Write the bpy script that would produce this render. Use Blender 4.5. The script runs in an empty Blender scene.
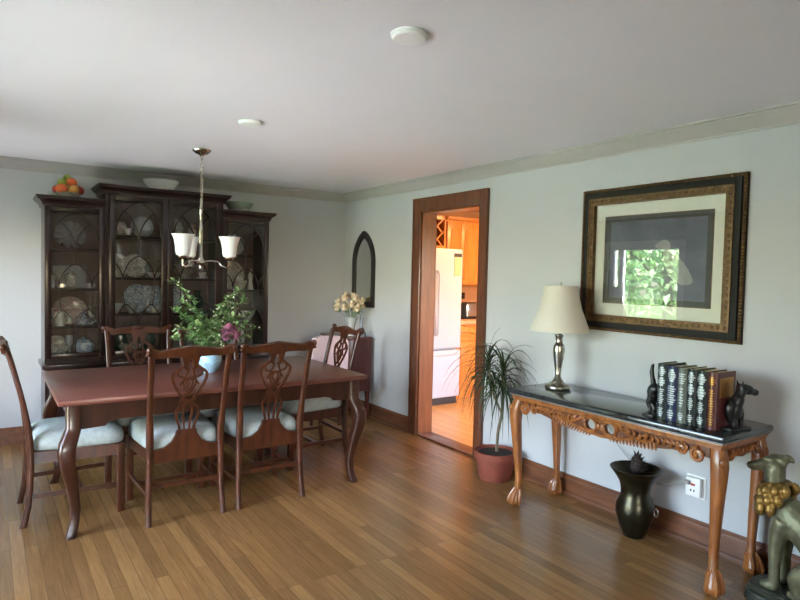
import bpy, bmesh, math, random
from mathutils import Vector, Matrix
PI = math.pi
rnd = random.Random(7)
SC = bpy.context.scene
COL = SC.collection
V = Vector

# ------------------------------------------------------------------ materials
def newmat(name):
    m = bpy.data.materials.new(name); m.use_nodes = True
    nt = m.node_tree; nt.nodes.clear()
    out = nt.nodes.new('ShaderNodeOutputMaterial')
    b = nt.nodes.new('ShaderNodeBsdfPrincipled')
    nt.links.new(b.outputs[0], out.inputs[0])
    return m, nt, b, out
def s2l(c):
    return tuple((x / 12.92 if x <= .04045 else ((x + .055) / 1.055) ** 2.4) for x in (v / 255 for v in c)) + (1,)
def coords(nt, scale=(1, 1, 1), rot=(0, 0, 0)):
    t = nt.nodes.new('ShaderNodeTexCoord'); mp = nt.nodes.new('ShaderNodeMapping')
    mp.inputs['Scale'].default_value = scale; mp.inputs['Rotation'].default_value = rot
    nt.links.new(t.outputs['Object'], mp.inputs[0]); return mp.outputs[0]
def noise(nt, vec, scale, detail=4, rough=.55, dist=0):
    n = nt.nodes.new('ShaderNodeTexNoise'); n.inputs['Scale'].default_value = scale
    n.inputs['Detail'].default_value = detail; n.inputs['Roughness'].default_value = rough
    n.inputs['Distortion'].default_value = dist
    nt.links.new(vec, n.inputs['Vector']); return n.outputs['Fac']
def ramp(nt, fac, stops):
    r = nt.nodes.new('ShaderNodeValToRGB'); e = r.color_ramp.elements
    while len(e) < len(stops): e.new(.5)
    for k, (p, c) in enumerate(stops): e[k].position = p; e[k].color = c
    nt.links.new(fac, r.inputs[0]); return r.outputs[0]
def bump(nt, b, fac, strength=.2, dist=.01):
    bp = nt.nodes.new('ShaderNodeBump'); bp.inputs['Strength'].default_value = strength
    bp.inputs['Distance'].default_value = dist
    nt.links.new(fac, bp.inputs['Height']); nt.links.new(bp.outputs[0], b.inputs['Normal'])
def plain(name, c, rough=.5, metal=0, var=.12, scale=6, bmp=0, coat=0, trans=0, ior=1.5, sss=0):
    m, nt, b, o = newmat(name)
    v = coords(nt); f = noise(nt, v, scale)
    l = s2l(c); d = tuple(x * (1 - var) for x in l[:3]) + (1,); u = tuple(min(1, x * (1 + var)) for x in l[:3]) + (1,)
    nt.links.new(ramp(nt, f, [(.3, d), (.7, u)]), b.inputs['Base Color'])
    b.inputs['Roughness'].default_value = rough; b.inputs['Metallic'].default_value = metal
    b.inputs['IOR'].default_value = ior
    if coat: b.inputs['Coat Weight'].default_value = coat; b.inputs['Coat Roughness'].default_value = .12
    if trans: b.inputs['Transmission Weight'].default_value = trans
    if bmp: bump(nt, b, noise(nt, v, scale * 12), bmp, .004)
    return m
def wood(name, dark, light, rough=.35, stretch=(1, 12, 12), scale=3.0, coat=.3):
    m, nt, b, o = newmat(name)
    v = coords(nt, stretch); f = noise(nt, v, scale, 6, .6, .6)
    nt.links.new(ramp(nt, f, [(.28, s2l(dark)), (.72, s2l(light))]), b.inputs['Base Color'])
    b.inputs['Roughness'].default_value = rough
    b.inputs['Coat Weight'].default_value = coat; b.inputs['Coat Roughness'].default_value = .15
    bump(nt, b, f, .06, .003)
    return m
def clear(name, tint=(1, 1, 1, 1), refl=1.0, rough=.0, body=0.0, bodycol=(.8, .85, .9, 1)):
    # thin clear glass: what is behind shows through, the surface mirrors by fresnel
    m = bpy.data.materials.new(name); m.use_nodes = True; nt = m.node_tree; nt.nodes.clear()
    out = nt.nodes.new('ShaderNodeOutputMaterial'); mx = nt.nodes.new('ShaderNodeMixShader')
    tr = nt.nodes.new('ShaderNodeBsdfTransparent'); gl = nt.nodes.new('ShaderNodeBsdfGlossy')
    fr = nt.nodes.new('ShaderNodeFresnel'); fr.inputs[0].default_value = 1.5
    tr.inputs[0].default_value = tint; gl.inputs['Roughness'].default_value = rough
    mu = nt.nodes.new('ShaderNodeMath'); mu.operation = 'MULTIPLY'; mu.inputs[1].default_value = refl
    nt.links.new(fr.outputs[0], mu.inputs[0]); nt.links.new(mu.outputs[0], mx.inputs[0])
    src = tr.outputs[0]
    if body:
        df = nt.nodes.new('ShaderNodeBsdfDiffuse'); df.inputs[0].default_value = bodycol
        m2 = nt.nodes.new('ShaderNodeMixShader'); m2.inputs[0].default_value = body
        nt.links.new(tr.outputs[0], m2.inputs[1]); nt.links.new(df.outputs[0], m2.inputs[2]); src = m2.outputs[0]
    nt.links.new(src, mx.inputs[1]); nt.links.new(gl.outputs[0], mx.inputs[2]); nt.links.new(mx.outputs[0], out.inputs[0])
    return m
def emit(name, c, s):
    m = bpy.data.materials.new(name); m.use_nodes = True; nt = m.node_tree; nt.nodes.clear()
    o = nt.nodes.new('ShaderNodeOutputMaterial'); e = nt.nodes.new('ShaderNodeEmission')
    e.inputs[0].default_value = s2l(c); e.inputs[1].default_value = s; nt.links.new(e.outputs[0], o.inputs[0]); return m
def floor_mat(name, cols, rough):
    m, nt, b, o = newmat(name)
    v = coords(nt, (1, 1, 1), (0, 0, PI / 2))
    br = nt.nodes.new('ShaderNodeTexBrick'); br.offset = .37; br.offset_frequency = 3; br.squash = 1
    br.inputs['Scale'].default_value = 1; br.inputs['Brick Width'].default_value = 1.1
    br.inputs['Row Height'].default_value = .062; br.inputs['Mortar Size'].default_value = .0012
    br.inputs['Mortar Smooth'].default_value = .3; br.inputs['Bias'].default_value = 0
    br.inputs['Color1'].default_value = (0, 0, 0, 1); br.inputs['Color2'].default_value = (1, 1, 1, 1); br.inputs['Mortar'].default_value = (.5, .5, .5, 1)
    nt.links.new(v, br.inputs['Vector'])
    grain = noise(nt, coords(nt, (28, 1.6, 1)), 2.2, 7, .65, 1.0)
    mix = nt.nodes.new('ShaderNodeMix'); mix.data_type = 'RGBA'; mix.inputs[0].default_value = .68
    nt.links.new(br.outputs['Color'], mix.inputs['A']); nt.links.new(grain, mix.inputs['B'])
    c = ramp(nt, mix.outputs['Result'], [(.12, s2l(cols[0])), (.5, s2l(cols[1])), (.88, s2l(cols[2]))])
    m2 = nt.nodes.new('ShaderNodeMix'); m2.data_type = 'RGBA'; nt.links.new(br.outputs['Fac'], m2.inputs[0])
    nt.links.new(c, m2.inputs['A']); m2.inputs['B'].default_value = s2l(cols[3]); nt.links.new(m2.outputs['Result'], b.inputs['Base Color'])
    b.inputs['Roughness'].default_value = rough
    bump(nt, b, grain, .05, .002)
    return m

M = {}
M['wall'] = plain('wall_paint', (188, 189, 191), .75, var=.015, scale=3)
M['ceil'] = plain('ceiling_paint', (234, 230, 234), .85, var=.015, scale=2)
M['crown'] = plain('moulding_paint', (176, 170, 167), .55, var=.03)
M['floor'] = floor_mat('oak_floor', [(98, 68, 38), (136, 98, 58), (166, 126, 78), (92, 64, 38)], .25)
M['kfloor'] = floor_mat('kitchen_oak_floor', [(176, 124, 70), (206, 154, 96), (226, 178, 120), (120, 75, 40)], .3)
M['trim'] = wood('trim_wood', (80, 46, 30), (122, 72, 46), .4, (14, 14, 1.2), 2.5)
M['base'] = wood('baseboard_wood', (84, 50, 33), (126, 78, 50), .4, (12, 1.2, 12), 2.5)
M['jamb'] = wood('jamb_wood', (104, 54, 26), (146, 82, 42), .4, (14, 14, 1.2), 2.5)
M['chair'] = wood('mahogany', (40, 19, 11), (84, 42, 22), .3, (10, 10, 2), 3)
M['table'] = wood('table_mahogany', (86, 46, 38), (114, 64, 54), .38, (1, 14, 14), 2.5)
M['tleg'] = wood('table_leg_mahogany', (42, 22, 14), (70, 36, 23), .3, (10, 10, 1.5), 2.5)
M['cab'] = wood('cabinet_wood', (27, 15, 13), (44, 24, 20), .28, (8, 8, 1.5), 2.5)
M['cabin'] = plain('cabinet_interior', (120, 104, 98), .5)
M['sidebd'] = wood('sideboard_wood', (70, 28, 24), (100, 42, 36), .3, (8, 8, 1.5), 2.5)
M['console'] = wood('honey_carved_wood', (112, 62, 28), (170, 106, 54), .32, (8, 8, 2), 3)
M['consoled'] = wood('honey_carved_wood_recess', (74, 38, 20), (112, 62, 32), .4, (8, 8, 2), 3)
M['fabric'] = plain('seat_fabric', (160, 168, 168), .9, var=.13, scale=45, bmp=.15)
M['pink'] = plain('pink_fabric', (226, 200, 204), .85, var=.05, scale=20, bmp=.1)
M['marble'] = plain('black_marble', (48, 50, 52), .12, var=.5, scale=9, coat=.4)
M['marble_edge'] = plain('grey_marble_edge', (118, 120, 122), .25, var=.25, scale=12)
M['silver'] = plain('pewter', (172, 168, 158), .28, 1, .1, 8)
M['nickel'] = plain('brushed_nickel', (196, 190, 178), .16, 1, .05)
M['brass'] = plain('brass', (170, 130, 70), .35, 1, .1)
M['shade'] = plain('lamp_shade_cloth', (206, 200, 186), .85, var=.03, scale=10, bmp=.05)
M['white'] = plain('white_glaze', (232, 232, 228), .25, var=.03)
M['plastic'] = plain('white_plastic', (238, 238, 236), .4, var=.02)
M['frost'] = plain('frosted_glass', (238, 240, 244), .5, var=.02)
M['bronze'] = plain('dark_bronze', (62, 58, 44), .3, .85, .35, 14)
M['dogm'] = plain('verdigris_bronze', (118, 116, 92), .48, .6, .4, 14)
M['dogbase'] = plain('dark_statue_base', (70, 72, 62), .4, .5, .3, 10)
M['oldgold'] = plain('worn_gilding', (150, 118, 62), .42, .7, .4, 22)
M['gold'] = plain('gilt', (176, 128, 70), .35, .8, .2, 10)
M['goldframe'] = plain('antique_gold', (104, 78, 48), .5, .45, .35, 30)
M['blackframe'] = plain('black_lacquer', (18, 15, 12), .75, 0, .1)
M['mat'] = plain('cream_mat', (226, 224, 208), .85, var=.02)
M['matin'] = plain('dark_liner', (70, 72, 64), .6, var=.05)
M['black'] = plain('black_iron', (24, 24, 26), .38, 0, .2)
M['mirrorframe'] = plain('black_mirror_frame', (34, 32, 34), .4, 0, .1)
M['terra'] = plain('terracotta', (128, 62, 46), .7, var=.15, scale=10, bmp=.05)
M['soil'] = plain('soil', (44, 34, 26), .95, var=.4, scale=40)
M['stem'] = plain('cane_stem', (112, 100, 80), .8, var=.2, scale=30)
M['leafd'] = plain('dracaena_leaf', (52, 66, 42), .45, var=.3, scale=20)
M['leaf'] = plain('leaf_green', (96, 132, 76), .55, var=.4, scale=25)
M['leafp'] = plain('pale_leaf', (150, 174, 120), .6, var=.25, scale=25)
M['blossom'] = plain('white_blossom', (226, 228, 206), .7, var=.08)
M['pinkbl'] = plain('pink_petal', (170, 108, 138), .65, var=.25, scale=40)
M['cream'] = plain('cream_petal', (238, 220, 192), .7, var=.12, scale=40)
M['dried'] = plain('dried_flower', (54, 44, 40), .8, var=.3, scale=40)
M['pane'] = clear('window_pane')
M['cabglass'] = clear('cabinet_glass', (.97, .98, .975, 1), 1.0, .02)
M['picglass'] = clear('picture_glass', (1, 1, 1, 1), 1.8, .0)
M['crystal'] = clear('cut_crystal', (.9, .93, .95, 1), 2.0, .1, .5, (.86, .89, .90, 1))
M['clearglass'] = clear('clear_glass', (.88, .92, .95, 1), 1.8, .03, .12)
M['greenglass'] = clear('green_glass', (.86, .92, .86, 1), 1.2, .08, .5, (.62, .72, .62, 1))
M['darkgreen'] = plain('dark_green_glass', (30, 58, 48), .12, var=.2)
M['mirror'] = plain('mirror_silver', (215, 220, 218), .02, 1, .0)
M['fridge'] = plain('white_enamel', (188, 190, 204), .32, var=.02)
M['grille'] = plain('dark_grille', (60, 56, 56), .6)
M['maple'] = wood('maple_cabinet', (190, 112, 48), (216, 140, 66), .35, (8, 8, 1.2), 2.5)
M['counter'] = plain('counter_laminate', (196, 150, 110), .4, var=.08)
M['appl'] = plain('black_appliance', (30, 26, 26), .25, var=.1)
M['steel'] = plain('steel', (190, 190, 190), .3, 1, .05)
M['kwall'] = plain('kitchen_wall_paint', (206, 150, 100), .8, var=.03)
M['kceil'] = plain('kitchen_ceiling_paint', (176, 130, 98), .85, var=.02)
M['paper'] = plain('paper', (206, 190, 150), .8, var=.06, scale=30)
M['grass'] = plain('lawn', (84, 116, 56), .95, var=.3, scale=3)
M['bounce'] = plain('pale_bounce_ground', (206, 204, 202), .9, var=.06, scale=2)
M['bark'] = plain('bark', (84, 70, 56), .95, var=.3, scale=9)
M['treeleaf'] = plain('tree_leaves', (150, 186, 124), .6, var=.45, scale=2.5)
M['red'] = plain('red_plastic', (180, 30, 30), .4)
M['cordm'] = plain('grey_cord', (150, 148, 146), .6)

def blue_white(name, white, blue, scale):
    m, nt, b, o = newmat(name); f = noise(nt, coords(nt), scale, 3, .6, 1.2)
    nt.links.new(ramp(nt, f, [(.44, s2l(white)), (.52, s2l(blue)), (.6, s2l(white))]), b.inputs['Base Color'])
    b.inputs['Roughness'].default_value = .2; return m
M['delft'] = blue_white('blue_white_china', (206, 216, 224), (88, 112, 160), 30)
M['jar'] = blue_white('pale_blue_crackle', (168, 200, 220), (112, 154, 190), 60)
M['floral'] = blue_white('floral_china', (216, 214, 204), (150, 140, 132), 24)
M['rose'] = blue_white('rose_china', (210, 204, 196), (176, 130, 120), 18)
def art_mat():
    m, nt, b, o = newmat('faded_print'); t = nt.nodes.new('ShaderNodeTexCoord')
    f = noise(nt, t.outputs['Object'], 2.6, 5, .6, .8)
    nt.links.new(ramp(nt, f, [(.35, s2l((92, 96, 110))), (.62, s2l((122, 125, 136))), (.75, s2l((140, 141, 148)))]), b.inputs['Base Color'])
    b.inputs['Roughness'].default_value = .8; return m
M['print'] = art_mat()
M['printpale'] = plain('print_pale_shape', (172, 170, 170), .8, var=.12, scale=14)

# ------------------------------------------------------------------ mesh builder
class MB:
    def __init__(s): s.bm = bmesh.new()
    def _x(s, vs, Mx):
        if Mx is not None:
            for v in vs: v.co = Mx @ v.co
    def box(s, c, d, bev=0, Mx=None):
        r = bmesh.ops.create_cube(s.bm, size=1); vs = r['verts']
        for v in vs: v.co = V((c[0] + v.co.x * d[0], c[1] + v.co.y * d[1], c[2] + v.co.z * d[2]))
        if bev:
            es = list({e for v in vs for e in v.link_edges})
            q = bmesh.ops.bevel(s.bm, geom=es, offset=bev, segments=2, affect='EDGES', profile=.5)
            vs = list({v for f in q['faces'] for v in f.verts} | {v for v in vs if v.is_valid})
        s._x(vs, Mx); return s
    def b2(s, a, b, bev=0, Mx=None):
        return s.box([(p + q) / 2 for p, q in zip(a, b)], [abs(q - p) for p, q in zip(a, b)], bev, Mx)
    def rings(s, rings, closed=True, cap=True, Mx=None):
        vr = [[s.bm.verts.new(p) for p in r] for r in rings]; n = len(vr[0])
        for a, b in zip(vr, vr[1:]):
            for k in range(n if closed else n - 1):
                j = (k + 1) % n
                try: s.bm.faces.new((a[k], a[j], b[j], b[k]))
                except ValueError: pass
        if cap:
            for r in (vr[0], vr[-1]):
                try: s.bm.faces.new(r)
                except ValueError: pass
        s._x([v for r in vr for v in r], Mx); return s
    def tube(s, pts, r, seg=8, Mx=None, cap=True):
        pts = [V(p) for p in pts]; rr = r if isinstance(r, (list, tuple)) else [r] * len(pts); out = []
        n = None
        for i, p in enumerate(pts):
            t = (pts[min(i + 1, len(pts) - 1)] - pts[max(i - 1, 0)]).normalized()
            if n is None:
                n = t.orthogonal().normalized()
            n = (n - t * n.dot(t));
            n = n.normalized() if n.length > 1e-6 else t.orthogonal().normalized()
            b = t.cross(n)
            out.append([p + (n * math.cos(2 * PI * k / seg) + b * math.sin(2 * PI * k / seg)) * rr[i] for k in range(seg)])
        return s.rings(out, True, cap, Mx)
    def sweep(s, pts, w, t, n, Mx=None):
        pts = [V(p) for p in pts]; n = V(n).normalized(); ww = w if isinstance(w, (list, tuple)) else [w] * len(pts); out = []
        for i, p in enumerate(pts):
            tg = (pts[min(i + 1, len(pts) - 1)] - pts[max(i - 1, 0)]).normalized()
            sd = n.cross(tg).normalized(); h = ww[i] / 2
            out.append([p + sd * h + n * t / 2, p - sd * h + n * t / 2, p - sd * h - n * t / 2, p + sd * h - n * t / 2])
        return s.rings(out, True, True, Mx)
    def loft(s, secs, seg=12, pw=3.0, Mx=None):
        out = []
        for cx, cy, z, hx, hy in secs:
            r = []
            for k in range(seg):
                a = 2 * PI * (k + .5) / seg; c, d = math.cos(a), math.sin(a)
                r.append((cx + hx * math.copysign(abs(c) ** (2 / pw), c), cy + hy * math.copysign(abs(d) ** (2 / pw), d), z))
            out.append(r)
        return s.rings(out, True, True, Mx)
    def lathe(s, prof, c=(0, 0, 0), seg=24, Mx=None, sx=1, sy=1, cap=True):
        out = [[(c[0] + r * sx * math.cos(2 * PI * k / seg), c[1] + r * sy * math.sin(2 * PI * k / seg), c[2] + z) for k in range(seg)] for r, z in prof]
        return s.rings(out, True, cap, Mx)
    def sph(s, c, r, u=12, v=8, Mx=None):
        if not isinstance(r, (tuple, list)): r = (r, r, r)
        q = bmesh.ops.create_uvsphere(s.bm, u_segments=u, v_segments=v, radius=1)['verts']
        for w in q: w.co = V((w.co.x * r[0], w.co.y * r[1], w.co.z * r[2]))
        if Mx is not None: s._x(q, Mx)
        for w in q: w.co += V(c)
        return s
    def prism(s, outer, holes, z0, z1, Mx=None):
        es = []; 
        for lp in [outer] + list(holes):
            vs = [s.bm.verts.new((p[0], p[1], z0)) for p in lp]
            es += [s.bm.edges.new((vs[k], vs[(k + 1) % len(vs)])) for k in range(len(vs))]
        g = bmesh.ops.triangle_fill(s.bm, use_beauty=True, edges=es)['geom']
        fs = [f for f in g if isinstance(f, bmesh.types.BMFace)]
        r = bmesh.ops.extrude_face_region(s.bm, geom=fs)['geom']
        nv = [e for e in r if isinstance(e, bmesh.types.BMVert)]
        for v in nv: v.co.z = z1
        s._x(list({v for f in fs for v in f.verts} | set(nv)), Mx); return s
    def quad(s, a, b, c, d):
        s.bm.faces.new([s.bm.verts.new(p) for p in (a, b, c, d)]); return s
    def leaf(s, p, d, L, w, up=None, fold=.25):
        d = V(d).normalized(); up = V(up) if up else V((0, 0, 1))
        sd = d.cross(up); sd = sd.normalized() if sd.length > 1e-4 else d.orthogonal().normalized(); nn = sd.cross(d)
        p = V(p); a = s.bm.verts.new(p); m = p + d * L * .5
        l = s.bm.verts.new(m + sd * w / 2 + nn * w * fold); r = s.bm.verts.new(m - sd * w / 2 + nn * w * fold); e = s.bm.verts.new(p + d * L)
        c = s.bm.verts.new(m)
        for f in ((a, l, c), (l, e, c), (a, c, r), (c, e, r)): s.bm.faces.new(f)
        return s
    def build(s, name, mat, parent=None, loc=None, ang=38, rot=None):
        bm = s.bm; bmesh.ops.recalc_face_normals(bm, faces=bm.faces[:])
        th = math.radians(ang)
        for e in bm.edges: e.smooth = not (len(e.link_faces) == 2 and e.calc_face_angle(0) > th)
        for f in bm.faces: f.smooth = True
        me = bpy.data.meshes.new(name); bm.to_mesh(me); bm.free()
        me.materials.append(M[mat] if isinstance(mat, str) else mat)
        o = bpy.data.objects.new(name, me); COL.objects.link(o)
        if parent: o.parent = parent
        if loc: o.location = loc
        if rot: o.rotation_euler = rot
        return o
def tag(o, label, cat, group=None):
    o['label'] = label; o['category'] = cat
    if group: o['group'] = group
    return o
def thing(name, label, cat, loc=(0, 0, 0), rz=0, group=None):
    o = bpy.data.objects.new(name, None); COL.objects.link(o); o.location = loc; o.rotation_euler = (0, 0, rz)
    o.empty_display_size = .05
    return tag(o, label, cat, group)
def struct(o): o['kind'] = 'structure'; return o
def dup(o, parent=None):
    c = o.copy(); COL.objects.link(c)
    if parent: c.parent = parent
    for ch in list(o.children): dup(ch, c)
    return c
def interp(tab, z):
    if z <= tab[0][0]: return tab[0][1]
    n = len(tab)
    for i in range(n - 1):
        (a, p), (b, q) = tab[i], tab[i + 1]
        if z <= b:
            m0 = (q - tab[i - 1][1]) / (b - tab[i - 1][0]) if i else (q - p) / (b - a)
            m1 = (tab[i + 2][1] - p) / (tab[i + 2][0] - a) if i + 2 < n else (q - p) / (b - a)
            h = b - a; t = (z - a) / h
            return p * (1 + 2 * t) * (1 - t) ** 2 + h * m0 * t * (1 - t) ** 2 + q * t * t * (3 - 2 * t) + h * m1 * t * t * (t - 1)
    return tab[-1][1]
def smooth_path(pts, n=6):
    pts = [V(p) for p in pts]; out = []
    for i in range(len(pts) - 1):
        p0, p1, p2, p3 = pts[max(i - 1, 0)], pts[i], pts[i + 1], pts[min(i + 2, len(pts) - 1)]
        for k in range(n):
            t = k / n
            out.append(.5 * ((2 * p1) + (p2 - p0) * t + (2 * p0 - 5 * p1 + 4 * p2 - p3) * t * t + (3 * p1 - p0 - 3 * p2 + p3) * t ** 3))
    out.append(pts[-1]); return out
def arc_pts(cx, cy, r, a0, a1, n=10):
    return [(cx + r * math.cos(math.radians(a0 + (a1 - a0) * k / n)), cy + r * math.sin(math.radians(a0 + (a1 - a0) * k / n))) for k in range(n + 1)]

# ------------------------------------------------------------------ setting
XL, YF, H = -4.3, -9.0, 2.33
def wall_x(name, x0, x1, y0, y1, z0, z1, holes, mat):
    """wall slab between x0..x1, running along Y, with rectangular openings (ya,yb,za,zb)"""
    m = MB(); ys = sorted(holes); cur = y0
    for ya, yb, za, zb in ys:
        if ya > cur: m.b2((x0, cur, z0), (x1, ya, z1))
        if za > z0: m.b2((x0, ya, z0), (x1, yb, za))
        if zb < z1: m.b2((x0, ya, zb), (x1, yb, z1))
        cur = yb
    if y1 > cur: m.b2((x0, cur, z0), (x1, y1, z1))
    return struct(m.build(name, mat))
def wall_y(name, y0, y1, x0, x1, z0, z1, holes, mat):
    m = MB(); cur = x0
    for xa, xb, za, zb in sorted(holes):
        if xa > cur: m.b2((cur, y0, z0), (xa, y1, z1))
        if za > z0: m.b2((xa, y0, z0), (xb, y1, za))
        if zb < z1: m.b2((xa, y0, zb), (xb, y1, z1))
        cur = xb
    if x1 > cur: m.b2((cur, y0, z0), (x1, y1, z1))
    return struct(m.build(name, mat))
struct(MB().b2((XL, YF, -.1), (0.0, 0, 0)).build('floor', 'floor'))
struct(MB().b2((XL - .2, YF - .2, H), (0.15, .2, H + .15)).build('ceiling', 'ceil'))
DY0, DY1, DZ = -2.21, -1.41, 2.045
W1 = (-1.36, -.26, .40, 1.95)
W2 = (-4.2, -2.0, .25, 2.08)
wall_x('wall_right', 0, .15, YF - .2, .45, 0, H, [(DY0, DY1, 0, DZ)], 'wall')
wall_y('wall_back', 0, .2, XL - .2, 0, 0, H, [], 'wall')
wall_x('wall_left', XL - .2, XL, YF, 0, 0, H, [W1, W2], 'wall')
W_FILL = (-4.15, -3.1, .9, 2.0)  # unseen window behind the camera, added to light the cabinet interior
wall_y('wall_front', YF - .2, YF, XL - .2, 0, 0, H, [W_FILL], 'wall')
# baseboards with a cap bead and shoe
def base_prof(m, a, b, n):
    a, b, n = V(a), V(b), V(n)
    pr = [(0, 0), (.030, 0), (.030, .012), (.024, .022), (.016, .024), (.016, .112), (.011, .122), (.012, .130), (.006, .140), (0, .140)]
    m.rings([[p + n * d + V((0, 0, h)) for d, h in pr] for p in (a, b)])
m = MB(); base_prof(m, (0, 0, 0), (0, -1.305, 0), (-1, 0, 0)); base_prof(m, (0, -2.305, 0), (0, YF, 0), (-1, 0, 0)); struct(m.build('baseboard_right', 'base', ang=25))
m = MB(); base_prof(m, (XL, 0, 0), (-.03, 0, 0), (0, -1, 0)); struct(m.build('baseboard_back', 'base', ang=25))
m = MB(); base_prof(m, (XL, YF, 0), (XL, -.03, 0), (1, 0, 0)); struct(m.build('baseboard_left', 'base', ang=25))
# crown mouldings
def crown(m, a, b, n):
    a, b, n = V(a), V(b), V(n)
    pr = [(0, .088), (.010, .088), (.012, .078), (.018, .072), (.030, .062), (.048, .034), (.064, .022), (.068, .012), (.082, .010), (.084, 0), (0, 0)]
    m.rings([[p + n * d + V((0, 0, H - h)) for d, h in pr] for p in (a, b)])
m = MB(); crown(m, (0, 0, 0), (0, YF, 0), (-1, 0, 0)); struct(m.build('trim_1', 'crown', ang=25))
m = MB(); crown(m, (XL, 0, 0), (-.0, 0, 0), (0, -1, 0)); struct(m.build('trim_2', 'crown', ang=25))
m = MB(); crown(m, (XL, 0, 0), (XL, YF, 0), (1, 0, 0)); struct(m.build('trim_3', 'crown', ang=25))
# door casing, lining and threshold
m = MB()
for x0, x1 in ((-.022, 0), (.15, .172)):
    m.b2((x0, DY0 - .095, 0), (x1, DY0 + .004, DZ + .115), .004); m.b2((x0, DY1 - .004, 0), (x1, DY1 + .105, DZ + .115), .004)
    m.b2((x0, DY0 + .0042, DZ - .004), (x1, DY1 - .0042, DZ + .115), .004)
m.b2((-.030, DY0 - .095, DZ + .100), (-.022, DY1 + .105, DZ + .115)); m.b2((-.028, DY0 - .095, 0), (-.022, DY0 - .080, DZ + .10)); m.b2((-.028, DY1 + .090, 0), (-.022, DY1 + .105, DZ + .10))
struct(m.build('trim_4', 'trim'))
m = MB(); m.b2((0, DY0, 0), (.15, DY0 + .018, DZ)); m.b2((0, DY1 - .018, 0), (.15, DY1, DZ)); m.b2((0, DY0 + .018, DZ - .018), (.15, DY1 - .018, DZ))
struct(m.build('door_1', 'jamb'))
struct(MB().b2((-.012, DY0 + .018, 0), (.15, DY1 - .018, .016), .004).build('trim_5', 'trim'))

def window(nm, axis, at, a0, a1, z0, z1, splits, inward):
    """casement window filling an opening; axis 'x' = in a wall of constant x"""
    def P(t, d, z): return (at + d, t, z) if axis == 'x' else (t, at + d, z)
    fr = MB(); f = .05; D0, D1 = -.13, -.05
    if inward < 0: D0, D1 = .05, .13
    def bar(t0, t1, za, zb, e=0): fr.b2(P(t0, D0 - e, za), P(t1, D1 + e, zb), .004)
    bar(a0, a0 + f, z0, z1); bar(a1 - f, a1, z0, z1); bar(a0 + f, a1 - f, z0, z0 + f); bar(a0 + f, a1 - f, z1 - f, z1)
    for sp in splits: bar(sp - .03, sp + .03, z0 + f, z1 - f)
    o = fr.build(nm, 'plastic'); struct(o)
    md = (D0 + D1) / 2; cuts = [a0 + f] + [x for sp in splits for x in (sp - .03, sp + .03)] + [a1 - f]
    for k in range(0, len(cuts), 2):
        MB().b2(P(cuts[k], md - .003, z0 + f), P(cuts[k + 1], md + .003, z1 - f)).build('window_pane', 'pane', o)
    s = MB(); q = .09 * inward; w = .07
    for t0, t1, za, zb in ((a0 - w, a0, z0 - w, z1 + w), (a1, a1 + w, z0 - w, z1 + w), (a0, a1, z1, z1 + w), (a0, a1, z0 - w, z0)):
        s.b2(P(t0, 0, za), P(t1, .018 * inward, zb))
    s.build('window_casing', 'plastic', o)
    return o
window('window_1', 'x', XL, *W1, [-.42], 1)
window('window_2', 'x', XL, *W2, [-3.1], 1)
window('added_fill_window', 'y', YF, *W_FILL, [], 1)

# kitchen shell
KX, KY0, KY1 = 3.2, -4.2, .25
struct(MB().b2((0.0, KY0, -.1), (KX, KY1, 0)).build('floor_kitchen', 'kfloor'))
struct(MB().b2((.15, KY0 - .2, H), (KX + .2, KY1 + .2, H + .15)).build('ceiling_kitchen', 'kceil'))
wall_y('wall_kitchen_back', KY1, KY1 + .2, .15, KX + .2, 0, H, [], 'kwall')
KW = (.4, 2.1, .8, 2.08)
wall_y('wall_kitchen_front', KY0 - .2, KY0, .15, KX + .2, 0, H, [KW], 'kwall')
wall_x('wall_kitchen_right', KX, KX + .2, KY0, KY1, 0, H, [], 'kwall')
window('window_4', 'y', KY0, *KW, [1.25], 1)

# ------------------------------------------------------------------ dining table
TX0, TX1, TY0, TY1 = -2.955, -1.06, -2.262, -1.145
tbl = thing('dining_table', 'long reddish mahogany dining table with curved legs, a flower vase on top', 'table', ((TX0 + TX1) / 2, (TY0 + TY1) / 2, 0))
hx, hy = (TX1 - TX0) / 2, (TY1 - TY0) / 2
m = MB(); m.box((0, 0, .745), (2 * hx, 2 * hy, .03), .009); m.b2((-hx + .02, -hy + .02, .724), (hx - .02, hy - .02, .7305))
m.build('tabletop', 'table', tbl)
lx, ly = hx - .082, hy - .07
m = MB()
def apron(m, along, sgn):
    L = (lx if along == 'x' else ly) - .035
    pts = [(-L, .724), (L, .724), (L, .585), (L - .05, .588), (L - .12, .592), (L - .135, .612), (L - .18, .622), (-L + .18, .622), (-L + .135, .612), (-L + .12, .592), (-L + .05, .588), (-L, .585)]
    y = (ly if along == 'x' else lx) * sgn
    if along == 'x': Mx = Matrix(((1, 0, 0, 0), (0, 0, 1, y - .011), (0, 1, 0, 0), (0, 0, 0, 1)))
    else: Mx = Matrix(((0, 0, 1, y - .011), (1, 0, 0, 0), (0, 1, 0, 0), (0, 0, 0, 1)))
    m.prism(pts, [], 0, .022, Mx)
for a in 'xy':
    for s_ in (-1, 1): apron(m, a, s_)
m.build('apron', 'tleg', tbl)
for sx in (-1, 1):
    for sy in (-1, 1):
        m = MB(); d = V((sx, sy, 0)) * .7071
        st = [(.724, -.000, .038), (.60, .000, .038), (.57, .014, .040), (.52, .042, .043), (.47, .054, .042), (.40, .045, .038), (.32, .022, .033), (.24, .002, .028), (.16, -.012, .025), (.09, -.010, .0235), (.04, .004, .025), (.015, .018, .027), (0, .022, .024)]
        m.loft([(sx * lx + d.x * o_, sy * ly + d.y * o_, z, h_, h_) for z, o_, h_ in st], 16, 5)
        m.build('leg', 'tleg', tbl, ang=50)

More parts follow.
